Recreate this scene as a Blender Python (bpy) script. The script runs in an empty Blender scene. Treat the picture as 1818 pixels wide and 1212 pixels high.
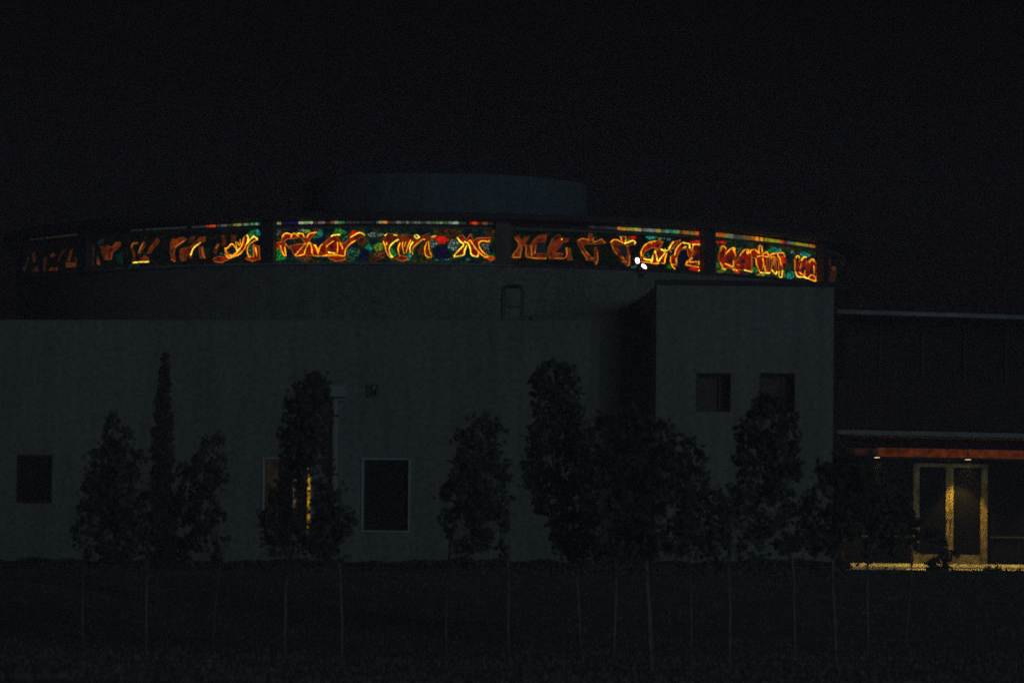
import bpy, bmesh, math, random
from mathutils import Vector, Matrix

random.seed(7)
scene = bpy.context.scene
COL = scene.collection

# ------------------------------------------------------------------ camera
W, H = 1818.0, 1212.0
F = 7778.0                                   # focal length in photo pixels (about 154 mm)
PITCH = math.atan((986.0 - H / 2) / F)
ROLL = math.radians(0.58)
CAM = Vector((0, 0, 1.6))
camd = bpy.data.cameras.new('camera')
camd.sensor_width = 36
camd.lens = 36 * F / W
camd.clip_start = 0.5
camd.clip_end = 4000
camd.dof.use_dof = True                      # wide open at night: focused on the hall, trees a little soft
camd.dof.focus_distance = 99.0
camd.dof.aperture_fstop = 1.7
cam = bpy.data.objects.new('camera', camd)
COL.objects.link(cam)
CROT = Matrix.Rotation(math.pi / 2 + PITCH, 3, 'X') @ Matrix.Rotation(ROLL, 3, 'Z')
cam.matrix_world = Matrix.Translation(CAM) @ CROT.to_4x4()
scene.camera = cam

# ------------------------------------------------------------------ world
SUN_AZ = math.radians(30)                    # to the right of the camera, behind it
SUN_EL = math.radians(9.5)
world = bpy.data.worlds.new('World')
scene.world = world
world.use_nodes = True
wn, wl = world.node_tree.nodes, world.node_tree.links
for n in list(wn):
    wn.remove(n)
sky = wn.new('ShaderNodeTexSky')
sky.sky_type = 'NISHITA'
sky.sun_disc = False
sky.sun_elevation = SUN_EL
sky.sun_rotation = math.pi - SUN_AZ
b1 = wn.new('ShaderNodeBackground')
b1.inputs['Strength'].default_value = 0.00001
wl.new(sky.outputs[0], b1.inputs['Color'])
b2 = wn.new('ShaderNodeBackground')          # light-polluted night sky, even all round
b2.inputs['Color'].default_value = (0.0008, 0.0007, 0.0012, 1)
b2.inputs['Strength'].default_value = 1.0
ad = wn.new('ShaderNodeAddShader')
wo = wn.new('ShaderNodeOutputWorld')
wl.new(b1.outputs[0], ad.inputs[0])
wl.new(b2.outputs[0], ad.inputs[1])
wl.new(ad.outputs[0], wo.inputs['Surface'])

# ------------------------------------------------------------------ sun (faint night light of the street side)
sd = bpy.data.lights.new('sun', 'SUN')
sd.energy = 0.245
sd.angle = math.radians(20)
sd.color = (0.70, 0.96, 0.98)
sun = bpy.data.objects.new('sun', sd)
COL.objects.link(sun)
to_sun = Vector((math.sin(SUN_AZ) * math.cos(SUN_EL), -math.cos(SUN_AZ) * math.cos(SUN_EL), math.sin(SUN_EL)))
sun.rotation_euler = to_sun.to_track_quat('Z', 'Y').to_euler()
sun.location = (20, -20, 30)

vs = scene.view_settings
vs.view_transform = 'Standard'
vs.look = 'None'
vs.exposure = 0
vs.gamma = 1
vs.use_curve_mapping = False
scene.render.engine = 'CYCLES'
scene.cycles.use_denoising = False          # keep the natural grain of a night exposure
scene.cycles.filter_width = 1.9
scene.cycles.use_adaptive_sampling = True
scene.cycles.adaptive_threshold = 0.12
scene.cycles.adaptive_min_samples = 32

# ------------------------------------------------------------------ helpers
RIGHT, UP, FWD = CROT.col[0].copy(), CROT.col[1].copy(), -CROT.col[2].copy()


def ray(x, y):
    return FWD + RIGHT * ((x - W / 2) / F) + UP * ((H / 2 - y) / F)


def at(x, y, d):
    r = ray(x, y)
    return CAM + r * (d / r.y)


def zpix(y, d, x=909):
    return at(x, y, d).z


def srgb(r, g, b):
    def c(v):
        v /= 255.0
        return v / 12.92 if v < 0.04045 else ((v + 0.055) / 1.055) ** 2.4
    return (c(r), c(g), c(b), 1)


MATS = {}


def mat(name, color, rough=0.8, var=0.0, scale=8.0, metal=0.0, bump=0.0, bscale=60.0, spec=0.3):
    """plain surface with grain: base colour varied by noise, optional relief"""
    if name in MATS:
        return MATS[name]
    m = bpy.data.materials.new(name)
    m.use_nodes = True
    nt = m.node_tree
    b = nt.nodes['Principled BSDF']
    b.inputs['Roughness'].default_value = rough
    b.inputs['Metallic'].default_value = metal
    b.inputs['Specular IOR Level'].default_value = spec
    c = (*color, 1)
    tc = nt.nodes.new('ShaderNodeTexCoord')
    if var > 0:
        nz = nt.nodes.new('ShaderNodeTexNoise')
        nz.inputs['Scale'].default_value = scale
        nz.inputs['Detail'].default_value = 6
        nz.inputs['Roughness'].default_value = 0.65
        nt.links.new(tc.outputs['Object'], nz.inputs['Vector'])
        rp = nt.nodes.new('ShaderNodeValToRGB')
        rp.color_ramp.elements[0].position = 0.3
        rp.color_ramp.elements[1].position = 0.7
        rp.color_ramp.elements[0].color = tuple(v * (1 - var) for v in color) + (1,)
        rp.color_ramp.elements[1].color = tuple(min(1, v * (1 + var)) for v in color) + (1,)
        nt.links.new(nz.outputs['Fac'], rp.inputs['Fac'])
        nt.links.new(rp.outputs['Color'], b.inputs['Base Color'])
    else:
        b.inputs['Base Color'].default_value = c
    if bump > 0:
        n2 = nt.nodes.new('ShaderNodeTexNoise')
        n2.inputs['Scale'].default_value = bscale
        n2.inputs['Detail'].default_value = 4
        nt.links.new(tc.outputs['Object'], n2.inputs['Vector'])
        bp = nt.nodes.new('ShaderNodeBump')
        bp.inputs['Strength'].default_value = bump
        bp.inputs['Distance'].default_value = 0.02
        nt.links.new(n2.outputs['Fac'], bp.inputs['Height'])
        nt.links.new(bp.outputs['Normal'], b.inputs['Normal'])
    MATS[name] = m
    return m


def stucco(name, color):
    """rendered wall: grain, blotches, faint tint changes, vertical rain streaks"""
    if name in MATS:
        return MATS[name]
    m = bpy.data.materials.new(name)
    m.use_nodes = True
    nt = m.node_tree
    L = nt.links.new
    b = nt.nodes['Principled BSDF']
    b.inputs['Roughness'].default_value = 0.9
    b.inputs['Specular IOR Level'].default_value = 0.15
    tc = nt.nodes.new('ShaderNodeTexCoord')

    def noise(scale, detail, vec=None):
        n = nt.nodes.new('ShaderNodeTexNoise')
        n.inputs['Scale'].default_value = scale
        n.inputs['Detail'].default_value = detail
        n.inputs['Roughness'].default_value = 0.6
        L(vec or tc.outputs['Object'], n.inputs['Vector'])
        return n
    mp = nt.nodes.new('ShaderNodeMapping')
    mp.inputs['Scale'].default_value = (3.0, 3.0, 0.25)
    L(tc.outputs['Object'], mp.inputs['Vector'])
    big, streak, grain, tint = noise(0.5, 4), noise(1.5, 4, mp.outputs[0]), noise(9, 5), noise(14, 3)

    def ramp(src, lo, hi, p0=0.3, p1=0.7):
        r = nt.nodes.new('ShaderNodeMapRange')
        r.inputs['From Min'].default_value = p0
        r.inputs['From Max'].default_value = p1
        r.inputs['To Min'].default_value = lo
        r.inputs['To Max'].default_value = hi
        L(src, r.inputs['Value'])
        return r.outputs[0]

    def mul(a, c):
        n = nt.nodes.new('ShaderNodeMath')
        n.operation = 'MULTIPLY'
        L(a, n.inputs[0])
        L(c, n.inputs[1])
        return n.outputs[0]
    f = mul(mul(ramp(big.outputs['Fac'], 0.88, 1.1), ramp(streak.outputs['Fac'], 0.80, 1.10)),
            ramp(grain.outputs['Fac'], 0.72, 1.3))
    hv = nt.nodes.new('ShaderNodeMix')
    hv.data_type = 'RGBA'
    hv.inputs['Factor'].default_value = 0.3
    hv.inputs['A'].default_value = (*color, 1)
    sc = nt.nodes.new('ShaderNodeMix')
    sc.data_type = 'RGBA'
    sc.blend_type = 'MULTIPLY'
    sc.inputs['Factor'].default_value = 1.0
    sc.inputs['A'].default_value = tuple(2.0 * v for v in color) + (1,)
    L(tint.outputs['Color'], sc.inputs['B'])
    L(sc.outputs['Result'], hv.inputs['B'])
    vm = nt.nodes.new('ShaderNodeVectorMath')
    vm.operation = 'SCALE'
    L(hv.outputs['Result'], vm.inputs[0])
    L(f, vm.inputs['Scale'])
    L(vm.outputs[0], b.inputs['Base Color'])
    bp = nt.nodes.new('ShaderNodeBump')
    bp.inputs['Strength'].default_value = 0.35
    bp.inputs['Distance'].default_value = 0.02
    L(grain.outputs['Fac'], bp.inputs['Height'])
    L(bp.outputs['Normal'], b.inputs['Normal'])
    MATS[name] = m
    return m


def glow(name, rgb, gain=1.0, lo=0.35, hi=1.5, scale=9.0):
    """backlit glass: emission with an uneven, speckled glass texture"""
    if name in MATS:
        return MATS[name]
    m = bpy.data.materials.new(name)
    m.use_nodes = True
    nt = m.node_tree
    b = nt.nodes['Principled BSDF']
    b.inputs['Roughness'].default_value = 0.9
    b.inputs['Specular IOR Level'].default_value = 0.1
    c = srgb(*rgb)
    b.inputs['Base Color'].default_value = tuple(v * 0.1 for v in c[:3]) + (1,)
    tc = nt.nodes.new('ShaderNodeTexCoord')
    nz = nt.nodes.new('ShaderNodeTexNoise')
    nz.inputs['Scale'].default_value = scale
    nz.inputs['Detail'].default_value = 3
    nt.links.new(tc.outputs['Object'], nz.inputs['Vector'])
    mr = nt.nodes.new('ShaderNodeMapRange')
    mr.inputs['From Min'].default_value = 0.33
    mr.inputs['From Max'].default_value = 0.67
    mr.inputs['To Min'].default_value = lo * gain
    mr.inputs['To Max'].default_value = hi * gain
    nt.links.new(nz.outputs['Fac'], mr.inputs['Value'])
    b.inputs['Emission Color'].default_value = c
    nt.links.new(mr.outputs[0], b.inputs['Emission Strength'])
    MATS[name] = m
    return m


def speckle(name, rgb, rgb2, scale=22.0, gain=1.0):
    """textured coloured glass with bright flecks of a second colour"""
    if name in MATS:
        return MATS[name]
    m = bpy.data.materials.new(name)
    m.use_nodes = True
    nt = m.node_tree
    b = nt.nodes['Principled BSDF']
    b.inputs['Roughness'].default_value = 0.9
    b.inputs['Specular IOR Level'].default_value = 0.1
    b.inputs['Base Color'].default_value = (0.01, 0.01, 0.01, 1)
    tc = nt.nodes.new('ShaderNodeTexCoord')
    vo = nt.nodes.new('ShaderNodeTexVoronoi')
    vo.inputs['Scale'].default_value = scale
    nt.links.new(tc.outputs['Object'], vo.inputs['Vector'])
    rp = nt.nodes.new('ShaderNodeValToRGB')
    rp.color_ramp.interpolation = 'LINEAR'
    e = rp.color_ramp.elements
    e[0].position, e[0].color = 0.1, srgb(*rgb2)
    e[1].position, e[1].color = 0.42, srgb(*rgb)
    e2 = e.new(0.85)
    e2.color = tuple(v * 0.25 for v in srgb(*rgb)[:3]) + (1,)
    nt.links.new(vo.outputs['Distance'], rp.inputs['Fac'])
    nt.links.new(rp.outputs['Color'], b.inputs['Emission Color'])
    b.inputs['Emission Strength'].default_value = gain
    MATS[name] = m
    return m


class MB:
    def __init__(self):
        self.v, self.f, self.m = [], [], []

    def poly(self, pts, mi=0):
        o = len(self.v)
        self.v += [tuple(p) for p in pts]
        self.f.append(list(range(o, o + len(pts))))
        self.m.append(mi)

    def box(self, x0, x1, y0, y1, z0, z1, mi=0):
        o = len(self.v)
        self.v += [(x, y, z) for z in (z0, z1) for y in (y0, y1) for x in (x0, x1)]
        for q in ((0, 2, 3, 1), (4, 5, 7, 6), (0, 1, 5, 4), (2, 6, 7, 3), (0, 4, 6, 2), (1, 3, 7, 5)):
            self.f.append([o + i for i in q])
            self.m.append(mi)

    def tube(self, pts, radii, n=8, mi=0, cap=True):
        rings = []
        for i, p in enumerate(pts):
            p = Vector(p)
            a = Vector(pts[max(0, i - 1)])
            c = Vector(pts[min(len(pts) - 1, i + 1)])
            t = (c - a).normalized()
            s = t.orthogonal().normalized()
            if abs(t.z) > 0.2:
                s = Vector((1, 0, 0))
                s = (s - t * s.dot(t)).normalized()
            u = t.cross(s)
            o = len(self.v)
            r = radii[i] if hasattr(radii, '__len__') else radii
            self.v += [tuple(p + s * (r * math.cos(2 * math.pi * k / n)) + u * (r * math.sin(2 * math.pi * k / n))) for k in range(n)]
            rings.append(o)
        for a, c in zip(rings, rings[1:]):
            for k in range(n):
                self.f.append([a + k, a + (k + 1) % n, c + (k + 1) % n, c + k])
                self.m.append(mi)
        if cap:
            self.f.append([rings[0] + k for k in range(n)][::-1])
            self.f.append([rings[-1] + k for k in range(n)])
            self.m += [mi, mi]

    def ring(self, r0, r1, z0, z1, a0=0.0, a1=2 * math.pi, n=128, mi=0, ends=True):
        """ring segment with rectangular section; angle 0 faces the camera (-Y), positive to the right"""
        full = abs(a1 - a0 - 2 * math.pi) < 1e-6
        k = n if full else n + 1
        o = len(self.v)
        for i in range(k):
            a = a0 + (a1 - a0) * i / n
            s, c = math.sin(a), -math.cos(a)
            self.v += [(r1 * s, r1 * c, z0), (r1 * s, r1 * c, z1), (r0 * s, r0 * c, z1), (r0 * s, r0 * c, z0)]
        for i in range(n):
            j = (i + 1) % k
            for q in range(4):
                w = (q + 1) % 4
                self.f.append([o + 4 * i + q, o + 4 * j + q, o + 4 * j + w, o + 4 * i + w])
                self.m.append(mi)
        if not full and ends:
            self.f.append([o, o + 1, o + 2, o + 3])
            e = o + 4 * (k - 1)
            self.f.append([e + 3, e + 2, e + 1, e])
            self.m += [mi, mi]

    def build(self, name, mats, parent=None, smooth=False):
        me = bpy.data.meshes.new(name)
        me.from_pydata(self.v, [], self.f)
        for x in (mats if isinstance(mats, (list, tuple)) else [mats]):
            me.materials.append(x)
        me.polygons.foreach_set('material_index', self.m)
        if smooth:
            me.polygons.foreach_set('use_smooth', [True] * len(me.polygons))
        me.update()
        ob = bpy.data.objects.new(name, me)
        COL.objects.link(ob)
        if parent:
            ob.parent = parent
        return ob


def fixn(ob):
    bm = bmesh.new()
    bm.from_mesh(ob.data)
    bmesh.ops.recalc_face_normals(bm, faces=bm.faces)
    bm.to_mesh(ob.data)
    bm.free()
    return ob


def tag(o, label=None, cat=None, group=None, kind=None):
    if label:
        o['label'] = label
    if cat:
        o['category'] = cat
    if group:
        o['group'] = group
    if kind:
        o['kind'] = kind
    return o


def empty(name, loc, rz=0.0):
    e = bpy.data.objects.new(name, None)
    e.empty_display_size = 0.5
    COL.objects.link(e)
    e.location = loc
    e.rotation_euler = (0, 0, rz)
    return e


class Plane:
    """a facade: origin on the ground, turned by rz; local x runs along it, local -y towards the viewer"""

    def __init__(self, origin, rz):
        self.o = Vector(origin)
        self.rz = rz
        self.t = Vector((math.cos(rz), math.sin(rz), 0))
        self.n = Vector((math.sin(rz), -math.cos(rz), 0))

    def px(self, x, y, out=0.0):
        r = ray(x, y)
        p0 = self.o + self.n * out
        k = (p0 - CAM).dot(self.n) / r.dot(self.n)
        p = CAM + r * k
        return (p - self.o).dot(self.t), p.z - self.o.z


# ------------------------------------------------------------------ materials of the setting
WALL = stucco('wall_render', (0.20, 0.218, 0.222))
WALL2 = stucco('tower_render', (0.155, 0.168, 0.172))
CONC = mat('pale_concrete', (0.30, 0.33, 0.35), 0.85, 0.2, 5, bump=0.2)
CONC_D = mat('dark_concrete', (0.10, 0.11, 0.12), 0.9, 0.25, 4, bump=0.2)
DARKMETAL = mat('dark_metal', (0.045, 0.045, 0.052), 0.5, 0.3, 6, metal=0.2)
ALU = mat('pale_aluminium', (0.40, 0.45, 0.48), 0.55, 0.15, 10)
GLASS = mat('dark_glass', (0.012, 0.013, 0.017), 0.12, 0.4, 1.2, spec=0.5)
ROOFM = mat('roof_felt', (0.05, 0.05, 0.06), 0.95, 0.3, 3, bump=0.3)

# ------------------------------------------------------------------ ground


def gz(y, x=0.0):
    """height of the ground: lawn at the camera's feet, bank rising to the building"""
    t = min(1, max(0, (y - 72) / 21.0))
    s = t * t * (3 - 2 * t)
    return 1.36 * s


def make_ground():
    ys = [-300, -60, 0, 30, 45, 52]
    v = 54.0
    while v < 100:
        ys.append(v)
        v += 0.5
    ys += [104, 112, 130, 200, 500, 1500, 2600]
    xs = [-1600, -400, -80, -30]
    v = -18.0
    while v <= 18:
        xs.append(v)
        v += 0.6
    xs += [30, 80, 400, 1600]
    m = MB()
    rnd = random.Random(3)
    for y in ys:
        for x in xs:
            j = rnd.uniform(-0.02, 0.02) if 54 < y < 92 and abs(x) < 18 else 0
            m.v.append((x, y, gz(y) + j))
    nx = len(xs)
    for i in range(len(ys) - 1):
        for k in range(nx - 1):
            m.f.append([i * nx + k, i * nx + k + 1, (i + 1) * nx + k + 1, (i + 1) * nx + k])
            m.m.append(0)
    gm = mat('lawn_soil', (0.14, 0.135, 0.115), 0.95, 0.45, 1.6, bump=0.5, bscale=12)
    g = m.build('ground', gm, smooth=True)
    tag(g, kind='structure')
    # grass tufts over the lawn
    rnd = random.Random(11)
    t = MB()
    for i in range(26000):
        y = 54 + 40 * rnd.random() ** 1.3
        x = rnd.uniform(-0.128, 0.128) * y
        h = rnd.uniform(0.03, 0.085)
        a = rnd.uniform(0, math.pi)
        w = rnd.uniform(0.012, 0.03)
        dx, dy = math.cos(a) * w, math.sin(a) * w
        lx, ly = rnd.uniform(-.04, .04), rnd.uniform(-.04, .04)
        z = gz(y) - 0.02
        t.poly([(x - dx, y - dy, z), (x + dx, y + dy, z), (x + lx, y + ly, z + h)])
    gr = t.build('grass', mat('grass_blade', (0.15, 0.155, 0.125), 0.8, 0.4, 0.8))
    tag(gr, 'short dark grass over the lawn and bank below the trees', 'grass', kind='stuff')


make_ground()

# ------------------------------------------------------------------ the round hall
DC, R = 106.0, 10.0
cc = at(771, 430, DC)
hall = empty('round_hall', (cc.x, DC, 1.3))
tag(hall, 'round hall with a glowing band of stained glass letters under its dark eaves', 'building')
HZ = 1.3


def cyl(x, y, r):
    """photo pixel -> (angle, local z) on the front of the hall's cylinder of radius r"""
    d = ray(x, y)
    ox, oy = CAM.x - cc.x, CAM.y - DC
    a = d.x ** 2 + d.y ** 2
    b = 2 * (ox * d.x + oy * d.y)
    c = ox * ox + oy * oy - r * r
    q = b * b - 4 * a * c
    if q < 0:                              # just past the outline: take the tangent point
        k = -b / (2 * a)
    else:
        k = (-b - math.sqrt(q)) / (2 * a)
    p = CAM + d * k
    return math.atan2(p.x - cc.x, -(p.y - DC)), p.z - HZ


def cp(a, z, r):
    return (r * math.sin(a), -r * math.cos(a), z)


near = cyl(771, 466.5, R)
Z_SILL = near[1]
Z_HEAD = cyl(771, 405.5, R)[1]
Z_SLIT0 = cyl(771, 401.8, R)[1]
Z_SLIT1 = cyl(771, 390.5, R)[1]
Z_EAVE = cyl(771, 376, 10.4)[1]

m = MB()
m.ring(9.6, R, 0, Z_SILL - 0.05, math.radians(-170), math.radians(66), n=130)
m.build('wall', WALL2, hall, smooth=False)
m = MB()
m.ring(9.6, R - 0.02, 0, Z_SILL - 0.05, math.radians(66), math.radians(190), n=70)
m.build('shaded_drum_wall', mat('shaded_drum_wall', (0.014, 0.012, 0.014), 0.8, .3, 3), hall)  # shade on the drum's right side, put into a near-black wall colour
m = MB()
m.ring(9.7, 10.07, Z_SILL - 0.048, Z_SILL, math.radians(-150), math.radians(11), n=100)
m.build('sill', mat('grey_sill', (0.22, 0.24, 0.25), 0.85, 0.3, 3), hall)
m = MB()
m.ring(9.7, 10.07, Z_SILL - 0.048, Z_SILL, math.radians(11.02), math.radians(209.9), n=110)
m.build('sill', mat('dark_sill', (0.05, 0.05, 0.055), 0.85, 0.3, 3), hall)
m = MB()
m.ring(9.7, 9.985, Z_HEAD, Z_SLIT0, n=160)
m.build('transom', mat('grey_frame', (0.10, 0.115, 0.125), 0.6, 0.3, 3), hall)
m = MB()
m.ring(9.6, 10.38, Z_SLIT1 + 0.02, Z_EAVE, n=160)
m.ring(9.62, 10.18, Z_SLIT1, Z_SLIT1 + 0.018, n=160)
m.build('eave', mat('eave_fascia', (0.028, 0.028, 0.033), 0.7, 0.3, 2), hall)
# shallow conical roof
m = MB()
zr = Z_EAVE - 0.01
N = 96
for i in range(N):
    a, b = 2 * math.pi * i / N, 2 * math.pi * (i + 1) / N
    m.poly([cp(a, zr, 10.36), cp(b, zr, 10.36), cp(b, zr + 0.36, 3.3), cp(a, zr + 0.36, 3.3)])
m.build('roof', ROOFM, hall)
# lantern drum on top
lcx = at(790, 340, DC).x - cc.x
zl = at(790, 308, DC - 3.45).z - HZ
lan = MB()
lan.ring(3.2, 3.45, zr + 0.05, zl, n=96)
lo = lan.build('lantern', stucco('lantern_render', (0.07, 0.112, 0.145)), hall)
lo.location.x = lcx
m = MB()
m.ring(0.02, 3.40, zl + 0.002, zl + 0.012, n=96)
m.build('lantern_cap', ROOFM, lo)

# pillars of the clerestory
PILLAR_X = [(-62, 0.30), (150, 0.28), (476, 0.29), (893, 0.33), (1258, 0.33), (1463, 0.32)]
P_ANG = []
for px, w in PILLAR_X:
    a = cyl(px, 440, 10.05)[0] if px > 40 else math.radians(-90)
    P_ANG.append(a)
    m = MB()
    m.ring(9.72, 10.11, Z_SILL, Z_SLIT1, a - w / 20, a + w / 20, n=4)
    m.build('pillar', DARKMETAL, hall)
P_ANG.append(math.radians(98))

# ---- stained glass
MG = {
    'F1': glow('glass_letter_red', (132, 24, 1), lo=.12, hi=1.5, scale=7),
    'F2': glow('glass_letter_rust', (112, 38, 4), lo=.14, hi=1.45, scale=7),
    'F3': glow('glass_letter_faint', (74, 32, 8), lo=.15, hi=1.4, scale=7),
    'F4': glow('glass_letter_dusk', (48, 26, 12), lo=.3, hi=1.4),
    'R': glow('glass_scarlet', (205, 26, 1), lo=.3, hi=1.6, scale=10),
    'L1': glow('glass_outline_amber', (255, 160, 22), gain=1.5, lo=.35, hi=1.7, scale=7),
    'L2': glow('glass_outline_gold', (255, 214, 60), gain=1.7, lo=.5, hi=1.7, scale=7),
    'L3': glow('glass_outline_rust', (200, 112, 26), lo=.4, hi=1.3, scale=5),
    'L4': glow('glass_outline_faint', (96, 62, 24), lo=.3, hi=1.3, scale=5),
    'green': speckle('glass_green', (8, 104, 30), (70, 190, 90)),
    'dgreen': speckle('glass_moss', (10, 56, 34), (90, 140, 120)),
    'teal': speckle('glass_teal', (6, 120, 100), (60, 190, 170), 14),
    'dteal': speckle('glass_deep_teal', (8, 58, 62), (110, 150, 150)),
    'blue': glow('glass_navy', (9, 10, 40), lo=.4, hi=1.3),
    'dblue': glow('glass_midnight', (10, 12, 40), lo=.4, hi=1.3),
    'white': speckle('glass_frosted', (60, 78, 76), (190, 205, 195), 26),
    'yellow': speckle('glass_yellow', (140, 130, 12), (215, 205, 90)),
    'ygreen': speckle('glass_lime', (84, 112, 14), (180, 190, 70)),
    'brown': speckle('glass_brown', (84, 40, 16), (150, 90, 50)),
    'orange': glow('glass_orange', (212, 96, 8), lo=.5, hi=1.4),
    'grey': speckle('glass_smoke', (48, 52, 54), (150, 155, 150), 30),
    'dark': glow('glass_hole', (16, 20, 26), lo=.5, hi=1.6),
    'dusk': glow('glass_dusk_teal', (10, 30, 32), lo=.3, hi=1.6),
    'purple': glow('glass_purple', (70, 14, 70), lo=.5, hi=1.3),
}

S = 13.467
CROPS = {
 'a': (30, 400, 9.09), 'b': (220, 390, 11.3625), 'c': (370, 385, S), 'd': (480, 385, S), 'e': (560, 385, S),
 'f': (670, 385, S), 'g': (780, 385, S), 'h': (900, 395, S), 'i': (1010, 395, S), 'j': (1120, 400, S),
 'k': (1260, 405, 12.117), 'l': (1360, 415, 11.3625)}

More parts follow.
